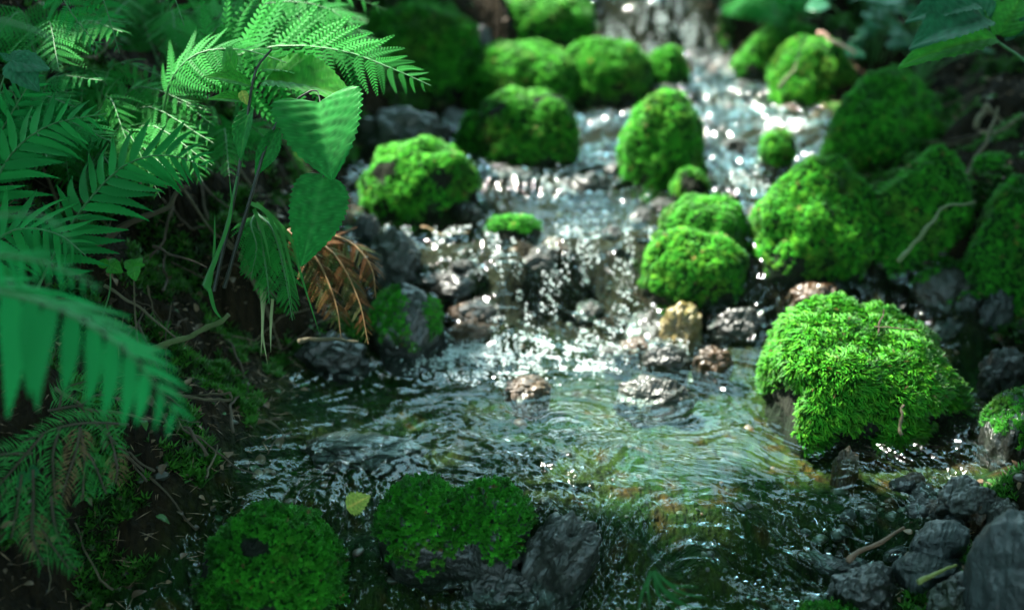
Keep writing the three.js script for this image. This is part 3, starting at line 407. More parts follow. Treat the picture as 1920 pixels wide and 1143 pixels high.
function frond(fern, pts, o) {
  const R = rng(++frondSeed), base = fern.position, P = pts.map((p) => A(p).sub(base)), curve = new THREE.CatmullRomCurve3(P), L = curve.getLength(), f = part('frond', tube(P, o.r ?? 0.0022, 0.0005, 14, 5), o.mats === fernMats.rust ? rustStem : fernStem, fern);
  const up = (o.up ? A(o.up) : V(0, 1, 0.25)).normalize(), n = o.n, from = o.from ?? 0.04, shape = shapes[o.shape ?? 'lance'], geos = PINNA[o.kind ?? 'feather'];
  for (let i = 0; i < n; i++) for (const sd of [-1, 1]) {
    const s = from + (1 - from) * ((i + (sd > 0 ? 0.5 : 0.15)) / n) * 0.985, w = (s - from) / (1 - from), q = curve.getPointAt(Math.min(s, 1)), T = curve.getTangentAt(Math.min(s, 1)), side = V().crossVectors(T, up).normalize().multiplyScalar(sd), N = V().crossVectors(side, T).multiplyScalar(sd).normalize();
    if (N.dot(up) < 0) N.negate();
    const lean = (o.lean ?? 0.35) + 0.5 * w * w, X = side.clone().addScaledVector(T, lean + (R() - 0.5) * 0.14).addScaledVector(N, -(o.droop ?? 0.15) + (R() - 0.5) * (o.loose ?? 0.24)).addScaledVector(V(0, -1, 0), o.hang ?? 0).normalize(), Y = T.clone().addScaledVector(X, -T.dot(X)).normalize(), Z = V().crossVectors(X, Y);
    if (Z.dot(N) < 0) { Y.negate(); Z.negate(); }
    const a = (R() - 0.5) * (o.twist ?? 0.5); Y.multiplyScalar(Math.cos(a)).addScaledVector(Z, Math.sin(a)); Z.crossVectors(X, Y);
    const len = o.len * shape(w) * (0.85 + 0.25 * R()) * (R() < 0.04 ? 0.6 : 1), wd = len * (o.wide ?? 1) * (0.95 + 0.1 * R());
    if (len < 0.003) continue;
    const m = part('pinna', geos[(R() * geos.length) | 0], o.mats[(R() * 3) | 0], f); m.matrixAutoUpdate = false; m.matrix.makeBasis(X.multiplyScalar(len), Y.multiplyScalar(wd), Z.multiplyScalar(len)).setPosition(q.x, q.y, q.z); m.matrix.decompose(m.position, m.quaternion, m.scale); m.matrixAutoUpdate = true;
  }
  return f;
}
const fern = (label, p) => thing('fern', label, 'fern', p);
{
  let t = fern('out-of-focus blue-green fern hanging into the left foreground', [-0.572,0.398,-0.936]);
  frond(t, [[-0.572,0.398,-0.936], [-0.469,0.398,-0.915], [-0.378,0.385,-0.888], [-0.318,0.354,-0.865], [-0.271,0.304,-0.834]], { kind: 'serrate', n: 16, len: 0.125, shape: 'tip', mats: fernMats.pale, up: [0.3, 0.75, 0.6], hang: 0.75, droop: 0.05, lean: 0.2, r: 0.003, wide: 1.5, twist: 0.2 });
  frond(t, [[-0.572,0.411,-0.941], [-0.473,0.419,-0.934], [-0.409,0.418,-0.923], [-0.349,0.398,-0.904]], { kind: 'serrate', n: 18, len: 0.05, shape: 'tip', mats: fernMats.pale, up: [0.2, 0.8, 0.6], hang: 0.35, wide: 1.2 });
  t = fern('pale blurred fern tip curling over at the left edge', [-0.499,0.457,-0.906]);
  frond(t, [[-0.504,0.449,-0.914], [-0.437,0.463,-0.909], [-0.383,0.463,-0.898], [-0.358,0.445,-0.880]], { kind: 'feather', n: 13, len: 0.035, shape: 'tip', mats: fernMats.pale, hang: 0.35 });
  t = fern('blurred fern frond reaching in below the top left corner', [-0.525,0.598,-1.017]);
  frond(t, [[-0.525,0.602,-1.019], [-0.464,0.609,-1.021], [-0.418,0.601,-1.008], [-0.386,0.590,-0.992]], { kind: 'feather', n: 13, len: 0.04, shape: 'tip', mats: fernMats.cool, hang: 0.3 });

  t = fern('sharp dark green fern with saw-edged leaflets arching over the left bank', [-0.599,0.225,-1.319]);
  frond(t, [[-0.599,0.225,-1.319], [-0.566,0.287,-1.344], [-0.533,0.336,-1.375], [-0.486,0.377,-1.403], [-0.432,0.386,-1.406], [-0.379,0.368,-1.399]], { kind: 'serrate', n: 19, len: 0.085, shape: 'lance', mats: fernMats.cool, up: [-0.35, 0.55, 0.75], from: 0.1, lean: 0.45, droop: 0.12, loose: 0.1 });
  frond(t, [[-0.679,0.250,-1.329], [-0.664,0.321,-1.369], [-0.635,0.387,-1.406], [-0.591,0.419,-1.430], [-0.520,0.431,-1.446]], { kind: 'serrate', n: 16, len: 0.08, shape: 'lance', mats: fernMats.cool, up: [-0.2, 0.7, 0.7], from: 0.15, lean: 0.4 });
  frond(t, [[-0.679,0.240,-1.282], [-0.647,0.288,-1.302], [-0.602,0.318,-1.314], [-0.546,0.315,-1.302], [-0.510,0.295,-1.283]], { kind: 'serrate', n: 14, len: 0.072, shape: 'lance', mats: fernMats.cool, up: [0, 0.7, 0.7], from: 0.12, hang: 0.2 });
  frond(t, [[-0.724,0.287,-1.431], [-0.696,0.365,-1.462], [-0.668,0.411,-1.481], [-0.626,0.476,-1.507]], { kind: 'serrate', n: 14, len: 0.07, shape: 'lance', mats: fernMats.cool, up: [0.3, 0.5, 0.8], from: 0.1 });

  t = fern('finely cut fern drooping from the top edge on the left', [-0.582,0.708,-1.471]);
  frond(t, [[-0.582,0.708,-1.471], [-0.570,0.629,-1.450], [-0.548,0.567,-1.436], [-0.505,0.515,-1.415]], { kind: 'feather', n: 17, len: 0.07, shape: 'tri', mats: fernMats.cool, up: [-0.2, 0.45, 0.85], droop: 0.05 });
  frond(t, [[-0.576,0.714,-1.474], [-0.532,0.640,-1.466], [-0.509,0.578,-1.451], [-0.487,0.511,-1.424]], { kind: 'feather', n: 17, len: 0.065, shape: 'tri', mats: fernMats.cool, up: [-0.1, 0.4, 0.9], droop: 0.05 });
  frond(t, [[-0.563,0.720,-1.476], [-0.463,0.653,-1.460], [-0.423,0.592,-1.446], [-0.404,0.544,-1.427]], { kind: 'feather', n: 19, len: 0.06, shape: 'tri', mats: fernMats.lush, up: [-0.1, 0.4, 0.9] });

  t = fern('tall fern whose lit tips point over the dark boulder', [-0.495,0.367,-1.571]);
  frond(t, [[-0.501,0.363,-1.591], [-0.435,0.451,-1.605], [-0.336,0.493,-1.579], [-0.230,0.494,-1.547], [-0.156,0.474,-1.517], [-0.107,0.456,-1.499]], { kind: 'feather', n: 22, len: 0.125, shape: 'tri', mats: fernMats.lush, up: [0.15, 0.5, 0.85], from: 0.22, droop: 0.1, lean: 0.5, hang: 0.2 });
  frond(t, [[-0.514,0.353,-1.630], [-0.473,0.465,-1.697], [-0.386,0.527,-1.722], [-0.280,0.533,-1.703], [-0.183,0.475,-1.658]], { kind: 'feather', n: 16, len: 0.092, shape: 'tri', mats: fernMats.lush, up: [0.1, 0.85, 0.5], from: 0.22, droop: 0.2 });
  frond(t, [[-0.526,0.343,-1.669], [-0.476,0.484,-1.780], [-0.384,0.541,-1.835], [-0.275,0.537,-1.834], [-0.196,0.511,-1.823]], { kind: 'feather', n: 16, len: 0.09, shape: 'tri', mats: fernMats.lush, up: [0, 0.85, 0.5], from: 0.25 });
  frond(t, [[-0.495,0.367,-1.571], [-0.465,0.453,-1.552], [-0.423,0.490,-1.545], [-0.363,0.497,-1.537], [-0.281,0.479,-1.508]], { kind: 'feather', n: 16, len: 0.08, shape: 'tri', mats: fernMats.lush, up: [0, 0.85, 0.5], from: 0.25, droop: 0.2 });

  t = fern('sun-flecked bushy fern in the middle of the left bank', [-0.619,0.303,-1.578]);
  const arc = [[[-0.536,0.431,-1.608], [-0.411,0.413,-1.536]], [[-0.518,0.411,-1.578], [-0.402,0.379,-1.500]], [[-0.504,0.392,-1.548], [-0.398,0.356,-1.469]], [[-0.526,0.371,-1.540], [-0.442,0.336,-1.461]], [[-0.576,0.456,-1.661], [-0.489,0.438,-1.632]], [[-0.560,0.359,-1.514], [-0.499,0.313,-1.430]], [[-0.650,0.420,-1.646], [-0.696,0.391,-1.635]], [[-0.626,0.370,-1.561], [-0.603,0.319,-1.497]], [[-0.507,0.443,-1.645], [-0.431,0.433,-1.598]], [[-0.563,0.427,-1.574], [-0.523,0.382,-1.512]], [[-0.534,0.390,-1.537], [-0.464,0.319,-1.444]], [[-0.480,0.416,-1.591], [-0.403,0.398,-1.519]], [[-0.623,0.447,-1.668], [-0.570,0.437,-1.599]], [[-0.468,0.384,-1.534], [-0.408,0.339,-1.452]]];
  for (const [m, e] of arc) frond(t, [[-0.619,0.303,-1.578], [(m[0] * 1.15 + t.position.x * 0.85) / 2, (m[1] * 1.3 + t.position.y * 0.7) / 2, (m[2] + t.position.z) / 2], m, e], { kind: 'feather', n: 13, len: 0.075, shape: 'tri', mats: fernMats.lush, up: [0, 0.85, 0.5], from: 0.2, droop: 0.25, hang: 0.15 });

  t = fern('lacy shaded fern filling the bank under the top left fronds', [-0.654,0.332,-1.503]);
  for (const [m, e] of [[[-0.658,0.431,-1.554], [-0.577,0.430,-1.489]], [[-0.688,0.438,-1.556], [-0.727,0.413,-1.503]], [[-0.614,0.402,-1.520], [-0.517,0.390,-1.451]], [[-0.644,0.448,-1.582], [-0.556,0.455,-1.542]], [[-0.657,0.415,-1.526], [-0.600,0.373,-1.433]]]) frond(t, [[-0.654,0.332,-1.503], [(m[0] + t.position.x) / 2, (m[1] * 1.05 + t.position.y * 0.95) / 2, (m[2] + t.position.z) / 2], m, e], { kind: 'feather', n: 15, len: 0.075, shape: 'tri', mats: fernMats.cool, from: 0.15, droop: 0.2 });
  t = fern('low lacy fern on the bank behind the dark wiry stems', [-0.430,0.292,-1.648]);
  for (const [m, e] of [[[-0.446,0.366,-1.678], [-0.490,0.353,-1.630]], [[-0.406,0.366,-1.678], [-0.342,0.339,-1.624]], [[-0.425,0.363,-1.655], [-0.398,0.319,-1.551]], [[-0.457,0.341,-1.647], [-0.486,0.306,-1.568]]]) frond(t, [[-0.430,0.292,-1.648], [(m[0] + t.position.x) / 2, (m[1] * 1.05 + t.position.y * 0.95) / 2, (m[2] + t.position.z) / 2], m, e], { kind: 'feather', n: 14, len: 0.07, shape: 'tri', mats: fernMats.lush, from: 0.15, droop: 0.2 });
  const far = [['shaded fern behind the tall fern under the top edge', [-0.403,0.367,-2.164], [[[-0.354,0.467,-2.150], [-0.260,0.456,-2.092]], [[-0.403,0.479,-2.209], [-0.384,0.438,-2.085]], [[-0.484,0.460,-2.202], [-0.551,0.439,-2.139]], [[-0.315,0.430,-2.136], [-0.231,0.376,-2.060]]]], ['dim fern on the upper left bank above the sun-flecked one', [-0.594,0.399,-1.929], [[[-0.509,0.506,-1.918], [-0.435,0.473,-1.851]], [[-0.639,0.508,-1.973], [-0.657,0.473,-1.851]], [[-0.561,0.498,-1.915], [-0.523,0.457,-1.791]]]], ['dim fern in the dark upper left corner', [-0.681,0.434,-1.652], [[[-0.608,0.520,-1.633], [-0.531,0.514,-1.576]], [[-0.712,0.527,-1.690], [-0.735,0.492,-1.622]], [[-0.653,0.520,-1.633], [-0.598,0.476,-1.507]]]], ['dim fern on the far bank left of the upper mossy boulders', [-0.405,0.468,-2.475], [[[-0.338,0.531,-2.500], [-0.242,0.474,-2.423]], [[-0.473,0.531,-2.500], [-0.540,0.474,-2.423]], [[-0.397,0.545,-2.452], [-0.377,0.480,-2.371]]]]];
  far.push(['dim fern at the top of the right bank above the rear mossy stone', [0.620,0.339,-2.746], [[[0.646,0.427,-2.728], [0.707,0.388,-2.658]], [[0.582,0.421,-2.779], [0.504,0.385,-2.678]], [[0.609,0.416,-2.723], [0.599,0.368,-2.628]]]], ['dim fern hanging over the top right bank behind the herbs', [0.886,0.433,-2.784], [[[0.919,0.496,-2.756], [0.963,0.445,-2.681]], [[0.835,0.492,-2.808], [0.749,0.442,-2.701]], [[0.870,0.485,-2.751], [0.835,0.413,-2.647]]]]);
  for (const [label, p, list] of far) { t = fern(label, p); for (const [m, e] of list) frond(t, [p, [(m[0] + p[0]) / 2, (m[1] * 1.02 + p[1]) / 2, (m[2] + p[2]) / 2], m, e], { kind: 'feather', n: 13, len: 0.1, shape: 'tri', mats: fernMats.lush, from: 0.15, droop: 0.25 }); }

  t = fern('withered rust-brown fern hanging beside the cascade', [-0.315,0.249,-1.523]);
  for (const e of [[[-0.252,0.228,-1.493], [-0.211,0.173,-1.450], [-0.196,0.120,-1.417]], [[-0.272,0.224,-1.481], [-0.240,0.170,-1.438], [-0.231,0.127,-1.409]], [[-0.233,0.235,-1.518], [-0.196,0.207,-1.485], [-0.188,0.170,-1.459]]]) frond(t, [[-0.315,0.249,-1.523], ...e], { kind: 'feather', n: 19, len: 0.042, shape: 'lance', mats: fernMats.rust, up: [0.4, 0.5, 0.7], hang: 0.5, loose: 0.5, twist: 1 });
  t = fern('limp green fern hanging below the large toothed leaves', [-0.342,0.294,-1.455]);
  for (const e of [[[-0.316,0.280,-1.428], [-0.297,0.225,-1.395], [-0.286,0.177,-1.365]], [[-0.331,0.267,-1.423], [-0.321,0.225,-1.395], [-0.316,0.197,-1.373]], [[-0.345,0.287,-1.431], [-0.335,0.264,-1.411], [-0.340,0.229,-1.386]]]) frond(t, [[-0.342,0.294,-1.455], ...e], { kind: 'feather', n: 16, len: 0.04, shape: 'lance', mats: fernMats.lush, up: [0.3, 0.4, 0.8], hang: 0.7, loose: 0.4, twist: 0.8 });
}

// ---------- broad leaves ----------
// leaf along +x, one long, with saw-toothed edge, side veins pressed in and a folded midrib; w = half width
function broadLeaf(o = {}) {
  const n = o.n ?? 68, m = 7, w = o.w ?? 0.36, pos = [], idx = [], col = [], teeth = o.teeth ?? 16, heart = o.heart ?? 0, seed = o.seed ?? 0;
  for (let i = 0; i <= n; i++) {
    const s = i / n, prof = Math.pow(Math.sin(Math.PI * Math.pow(s * 0.985 + 0.008, o.k ?? 0.62)), 0.85), tooth = 1 + (o.bite ?? 0.13) * (((s * teeth) % 1) - 0.5) + 0.04 * Math.sin(s * 9 + seed);
    for (let j = -m; j <= m; j++) {
      const t = j / m, h = w * prof * (Math.abs(j) === m ? tooth : 1), vein = Math.sin((s - 0.28 * Math.abs(t)) * (o.veins ?? 8) * 6.283);
      col.push(...(() => { const side = smooth(Math.abs(vein), 0.82, 1) * (vein < 0 ? 1 : 0), rib = smooth(1 - Math.abs(t) * 3.2, 0.4, 1), g = 0.85 + 0.3 * n2(s * 6 + seed * 5, t * 4) + 0.12 * n2(s * 30, t * 22), k = Math.max(side * 0.45, rib * 0.7); return [g * (1 + 2.2 * k), g * (1 + 0.45 * k), g * (1 + 0.9 * k)]; })());
      pos.push(s - heart * Math.abs(t) * prof * (1 - s) * 0.5, h * t, (o.fold ?? 0.12) * Math.abs(t) * prof * w * 2 - (o.bend ?? 0.22) * s * s - 0.1 * t * t * w + 0.012 * vein * prof * Math.min(1, Math.abs(t) * 4) + 0.03 * Math.sin(s * 5 + t * 3 + seed) * Math.abs(t) * w);
    }
  }
  const r = 2 * m + 1; for (let i = 0; i < n; i++) for (let j = 0; j < r - 1; j++) { const a = i * r + j; idx.push(a, a + r, a + 1, a + 1, a + r, a + r + 1); }
  return geom(pos, idx, { color: col });
}
const LEAF = { heart: broadLeaf({ w: 0.45, teeth: 17, heart: 0.5, k: 0.6, seed: 1, fold: 0.3, bend: 0.3 }), oval: broadLeaf({ w: 0.33, teeth: 17, k: 0.6, seed: 2, fold: 0.28, bend: 0.28 }), lance: broadLeaf({ w: 0.2, teeth: 19, k: 0.75, seed: 3, fold: 0.3 }), round: broadLeaf({ w: 0.5, teeth: 7, k: 0.8, n: 16, bite: 0.12, veins: 3, seed: 4, bend: 0.1 }), small: broadLeaf({ w: 0.36, teeth: 7, k: 0.7, n: 16, bite: 0.25, veins: 4, seed: 5 }) };
function placeLeaf(parent, geo, mat, base, tip, face, o = {}) {
  const p0 = parent.position, b = A(base).sub(p0), X = A(tip).sub(p0).sub(b), len = X.length() / (o.stretch ?? 1); X.normalize();
  const Z = A(face).normalize(); Z.addScaledVector(X, -Z.dot(X)).normalize(); const Y = V().crossVectors(Z, X);
  const m = part(o.name ?? 'leaf', geo, mat, parent); new THREE.Matrix4().makeBasis(X, Y, Z).setPosition(b).decompose(m.position, m.quaternion, m.scale); m.scale.set(len, len * (o.wide ?? 1), len); return m;
}
const stem = (parent, pts, r0, r1, mat, name = 'stem') => part(name, tube(pts.map((p) => A(p).sub(parent.position)), r0, r1, 12, 5), mat, parent);
const veined = (m) => { m.vertexColors = true; return m; };
const bl = { deep: veined(M.leaf(0.014, 0.22, 0.032, 0.5, 0.12, 0.35)), bright: veined(M.leaf(0.035, 0.3, 0.022, 0.55, 0.1)), cool: veined(M.leaf(0.012, 0.13, 0.05, 0.35, 0.3, 0.35)), yellow: veined(M.leaf(0.3, 0.42, 0.07, 0.4, 0.15)), dry: M.leaf(0.2, 0.12, 0.05, 0.2, 0.15) };
{
  let t = thing('herb_plant', 'tall herb with large toothed leaves on dark wiry stems above the left bank', 'plant', [-0.394,0.205,-1.398]);
  stem(t, [[-0.394,0.205,-1.398], [-0.366,0.306,-1.417], [-0.343,0.418,-1.451], [-0.329,0.483,-1.467], [-0.309,0.507,-1.477]], 0.0028, 0.0015, M.darkStem);
  stem(t, [[-0.380,0.209,-1.399], [-0.338,0.328,-1.415], [-0.311,0.404,-1.435], [-0.282,0.444,-1.440], [-0.248,0.463,-1.437], [-0.241,0.448,-1.420]], 0.0028, 0.0013, M.darkStem);
  stem(t, [[-0.397,0.226,-1.363], [-0.370,0.287,-1.387], [-0.353,0.356,-1.416]], 0.0022, 0.0015, M.greenStem);
  stem(t, [[-0.241,0.448,-1.420], [-0.235,0.406,-1.414], [-0.239,0.360,-1.396]], 0.0012, 0.0011, M.darkStem);
  placeLeaf(t, LEAF.heart, bl.deep, [-0.243,0.450,-1.421], [-0.228,0.380,-1.360], [-0.05, 0.5, 0.9], { wide: 1.4 });
  placeLeaf(t, LEAF.oval, bl.deep, [-0.239,0.363,-1.397], [-0.258,0.267,-1.336], [0.25, 0.15, 0.95], { wide: 1.0 });
  placeLeaf(t, LEAF.oval, bl.bright, [-0.324,0.463,-1.502], [-0.205,0.471,-1.462], [0, 0.9, 0.4]);
  placeLeaf(t, LEAF.oval, bl.bright, [-0.331,0.476,-1.507], [-0.257,0.476,-1.529], [0, 0.9, 0.35]);
  placeLeaf(t, LEAF.lance, bl.bright, [-0.335,0.464,-1.459], [-0.388,0.487,-1.447], [0, 0.8, 0.5]);
  placeLeaf(t, LEAF.lance, bl.bright, [-0.339,0.445,-1.452], [-0.383,0.459,-1.435], [0.1, 0.8, 0.5]);
  placeLeaf(t, LEAF.lance, bl.deep, [-0.338,0.437,-1.459], [-0.354,0.384,-1.416], [-0.3, 0.4, 0.8]);
  placeLeaf(t, LEAF.lance, bl.deep, [-0.301,0.413,-1.439], [-0.329,0.356,-1.416], [0.3, 0.3, 0.9]);
  placeLeaf(t, LEAF.small, bl.bright, [-0.356,0.483,-1.467], [-0.376,0.510,-1.489], [-0.4, 0.3, 0.85]);
  placeLeaf(t, LEAF.small, bl.yellow, [-0.345,0.460,-1.447], [-0.339,0.444,-1.440], [0, 0.3, 0.9]);
  t = thing('seedling', 'small three-leaved seedling, left one of two on the dark bank', 'plant', [-0.542,0.170,-1.383]); stem(t, [[-0.542,0.170,-1.383], [-0.527,0.212,-1.390], [-0.524,0.242,-1.391]], 0.0012, 0.0009, M.greenStem);
  for (const e of [[-0.543,0.248,-1.393], [-0.505,0.245,-1.371], [-0.531,0.249,-1.415]]) placeLeaf(t, LEAF.small, bl.bright, [-0.525,0.244,-1.392], e, [0, 0.6, 0.75]);
  t = thing('seedling', 'small three-leaved seedling on a pale stalk, right one of two on the dark bank', 'plant', [-0.487,0.142,-1.351]); stem(t, [[-0.487,0.142,-1.351], [-0.488,0.194,-1.361], [-0.486,0.245,-1.371]], 0.0014, 0.001, M.paleTwig);
  for (const e of [[-0.503,0.254,-1.385], [-0.472,0.252,-1.373], [-0.479,0.243,-1.348], [-0.479,0.258,-1.387]]) placeLeaf(t, LEAF.small, bl.bright, [-0.486,0.248,-1.372], e, [0, 0.6, 0.75]);
  t = thing('strawberry_seedling', 'two round scalloped leaves low on the left edge', 'plant', [-0.555,0.058,-1.122]);
  stem(t, [[-0.555,0.058,-1.122], [-0.553,0.074,-1.118], [-0.552,0.087,-1.112]], 0.001, 0.0008, M.greenStem);
  placeLeaf(t, LEAF.round, bl.cool, [-0.558,0.088,-1.113], [-0.541,0.094,-1.105], [0, 0.7, 0.7]); placeLeaf(t, LEAF.round, bl.cool, [-0.547,0.094,-1.116], [-0.530,0.101,-1.107], [0.1, 0.7, 0.7]);
  t = thing('wood_sorrel', 'soft dark leaf sprig at the left edge below the top fern', 'plant', [-0.671,0.426,-1.444]); stem(t, [[-0.671,0.426,-1.444], [-0.649,0.473,-1.452], [-0.639,0.496,-1.461]], 0.0015, 0.001, M.greenStem);
  for (const e of [[-0.591,0.494,-1.450], [-0.600,0.471,-1.430], [-0.615,0.507,-1.477], [-0.648,0.507,-1.455]]) placeLeaf(t, LEAF.small, bl.cool, [-0.640,0.496,-1.461], e, [0, 0.75, 0.6]);

  t = thing('leafy_shrub', 'shrub with broad toothed leaves leaning in at the top right corner', 'shrub', [0.821,0.402,-1.693]);
  stem(t, [[0.821,0.402,-1.693], [0.752,0.459,-1.694], [0.702,0.491,-1.686], [0.673,0.535,-1.693]], 0.003, 0.0015, M.greenStem);
  placeLeaf(t, LEAF.lance, bl.bright, [0.707,0.490,-1.685], [0.560,0.487,-1.619], [0.1, 0.85, 0.5]);
  placeLeaf(t, LEAF.oval, bl.cool, [0.677,0.522,-1.677], [0.570,0.515,-1.609], [-0.1, 0.8, 0.6]);
  placeLeaf(t, LEAF.oval, bl.cool, [0.673,0.538,-1.694], [0.573,0.539,-1.662], [0, 0.85, 0.5]);
  placeLeaf(t, LEAF.oval, bl.bright, [0.710,0.493,-1.687], [0.710,0.560,-1.735], [0.2, 0.2, 0.95]);
  placeLeaf(t, LEAF.oval, bl.bright, [0.712,0.493,-1.687], [0.751,0.555,-1.712], [-0.2, 0.3, 0.9]);
  placeLeaf(t, LEAF.lance, bl.cool, [0.724,0.485,-1.694], [0.764,0.530,-1.669], [-0.2, 0.7, 0.6]);
  placeLeaf(t, LEAF.oval, bl.cool, [0.693,0.508,-1.693], [0.638,0.572,-1.697], [0.1, 0.6, 0.8]);

  const R = rng(41), herbs = [['clump of round-leaved herbs blurred on the upper right bank', [0.797,0.272,-2.503], 1640, 26], ['second clump of round-leaved herbs under the top edge, above the broad boulder', [0.788,0.324,-2.848], 1560, 20], ['low round-leaved herbs between the shrub and the broad mossy boulder', [0.848,0.300,-2.353], 1730, 20]];
  for (const [label, p, , n] of herbs) {
    t = thing('round_leaved_herb', label, 'plant', p);
    for (let i = 0; i < n; i++) { const a = R() * 6.28, r = 0.02 + R() * 0.11, h = 0.06 + R() * 0.13, e = [p[0] + Math.cos(a) * r, p[1] + h, p[2] + Math.sin(a) * r]; stem(t, [p, [(p[0] + e[0]) / 2, p[1] + h * 0.7, (p[2] + e[2]) / 2], e], 0.0014, 0.001, M.greenStem); const b = R() * 6.28, l = 0.03 + R() * 0.03; placeLeaf(t, LEAF.round, bl.cool, e, [e[0] + Math.cos(b) * l, e[1] + (R() - 0.4) * l * 0.5, e[2] + Math.sin(b) * l], [R() - 0.5, 1, 0.5]); }
  }
  t = part('fallen_leaf', broadLeaf({ w: 0.36, teeth: 9, bite: 0.3, seed: 9, bend: 0.05, k: 0.7 }), bl.yellow, scene); tag(t, 'fallen pale yellow-green leaf lying left of the two-humped stone', 'leaf');
  { const b = A([-0.195,0.026,-1.153]), X = A([-0.167,0.045,-1.149]).sub(b), l = X.length(); X.normalize(); const Z = V(0, 0.6, 0.8); Z.addScaledVector(X, -Z.dot(X)).normalize(); new THREE.Matrix4().makeBasis(X, V().crossVectors(Z, X), Z).setPosition(b).decompose(t.position, t.quaternion, t.scale); t.scale.set(l, l * 1.1, l); }
}

// ---------- conifer sprays, grass, twigs and litter ----------
function needleShoot(pts, nl, dens, seed) { // a thin twig with flat needles in two ranks
  const R = rng(seed), c = new THREE.CatmullRomCurve3(pts), L = c.getLength(), n = Math.round(L * dens), pos = [], idx = [];
  for (let i = 0; i < n; i++) for (const sd of [-1, 1]) {
    const s = (i + R() * 0.5) / n, q = c.getPointAt(s), T = c.getTangentAt(s), side = V().crossVectors(T, V(0, 0.45, 0.9)).normalize().multiplyScalar(sd), dir = T.clone().multiplyScalar(0.65 + R() * 0.3).addScaledVector(side, 1).add(V((R() - 0.5) * 0.4, (R() - 0.5) * 0.3 + 0.1, (R() - 0.5) * 0.5)).normalize(), l = nl * (0.7 + 0.5 * R()) * (1 - 0.45 * s * s), w = T.clone().multiplyScalar(0.0009), k = pos.length / 3, m = q.clone().addScaledVector(dir, l * 0.5).add(V(0, l * 0.05, 0)), e = q.clone().addScaledVector(dir, l).addScaledVector(T, l * 0.22);
    for (const v of [q, m.clone().add(w), m.clone().sub(w), e]) pos.push(v.x, v.y, v.z); idx.push(k, k + 1, k + 2, k + 1, k + 3, k + 2);
  }
  return geom(pos, idx);
}
{
  const green = M.leaf(0.02, 0.2, 0.03, 0.2, 0.4), brown = M.leaf(0.16, 0.1, 0.045, 0.15, 0.15);
  const spray = (label, p, shoots) => { const t = thing('conifer_spray', label, 'branch', p); shoots.forEach(([dry, ...pts], i) => { const P = pts.map((q) => A(q).sub(t.position)), s = part('twig', tube(P, 0.0016, 0.0008, 8, 5), M.twig, t); part('needles', needleShoot(P, 0.023, 300, i * 7 + 3), dry ? brown : green, s).userData.kind = 'stuff'; }); return t; };
  spray('drooping conifer spray with mixed green and dry needles, lower left', [-0.509,0.144,-1.147], [
    [0, [-0.435,0.141,-1.145], [-0.478,0.143,-1.146], [-0.510,0.143,-1.135], [-0.548,0.132,-1.120]], [0, [-0.509,0.143,-1.135], [-0.513,0.120,-1.115], [-0.508,0.098,-1.096], [-0.502,0.079,-1.077]], [1, [-0.486,0.143,-1.135], [-0.488,0.120,-1.115], [-0.492,0.104,-1.098], [-0.497,0.079,-1.077]], [0, [-0.490,0.139,-1.144], [-0.481,0.110,-1.122], [-0.479,0.090,-1.103], [-0.476,0.077,-1.087]], [0, [-0.477,0.116,-1.124], [-0.464,0.104,-1.109], [-0.450,0.084,-1.090]],
    [0, [-0.460,0.141,-1.145], [-0.454,0.122,-1.137], [-0.445,0.110,-1.122]], [1, [-0.448,0.116,-1.124], [-0.441,0.104,-1.109], [-0.443,0.090,-1.103]], [0, [-0.524,0.140,-1.123], [-0.549,0.114,-1.102], [-0.574,0.087,-1.080]], [0, [-0.536,0.120,-1.115], [-0.561,0.125,-1.107], [-0.591,0.120,-1.104]]]);
  spray('long green conifer spray trailing down the lower left edge', [-0.533,0.109,-1.089], [
    [0, [-0.527,0.114,-1.091], [-0.522,0.087,-1.069], [-0.520,0.060,-1.048], [-0.503,0.034,-1.026]], [0, [-0.539,0.109,-1.089], [-0.540,0.081,-1.067], [-0.542,0.055,-1.046]], [1, [-0.522,0.076,-1.065], [-0.519,0.060,-1.048], [-0.510,0.050,-1.033]], [0, [-0.507,0.087,-1.080], [-0.499,0.063,-1.060], [-0.486,0.044,-1.041], [-0.468,0.030,-1.025]], [0, [-0.517,0.065,-1.061], [-0.499,0.049,-1.044], [-0.475,0.031,-1.025]], [0, [-0.555,0.098,-1.096], [-0.574,0.071,-1.074], [-0.582,0.060,-1.048]]]);
  spray('small green conifer sprig under the blurred foreground frond', [-0.505,0.143,-1.189], [[0, [-0.543,0.137,-1.187], [-0.505,0.142,-1.189], [-0.461,0.133,-1.174]], [0, [-0.505,0.142,-1.189], [-0.486,0.154,-1.194], [-0.452,0.153,-1.182]], [0, [-0.530,0.140,-1.188], [-0.524,0.160,-1.196], [-0.499,0.169,-1.200]]]);
}
function blades(label, p, list, mat, w = 0.0024) {
  const t = thing('grass_tuft', label, 'grass tuft', p);
  for (const pts of list) { const P = pts.map((q) => A(q).sub(t.position)), c = new THREE.CatmullRomCurve3(P), n = 12, pos = [], idx = []; for (let i = 0; i <= n; i++) { const s = i / n, q = c.getPoint(s), T = c.getTangent(s), sd = V().crossVectors(T, V(0, 0.4, 0.9)).normalize().multiplyScalar(w * (1 - s * s) + 0.0002); pos.push(q.x + sd.x, q.y + sd.y, q.z + sd.z, q.x, q.y - w * 0.4, q.z, q.x - sd.x, q.y - sd.y, q.z - sd.z); if (i < n) { const a = i * 3; idx.push(a, a + 1, a + 3, a + 1, a + 4, a + 3, a + 1, a + 2, a + 4, a + 2, a + 5, a + 4); } } part('blade', geom(pos, idx), mat, t); }
  return t;
}
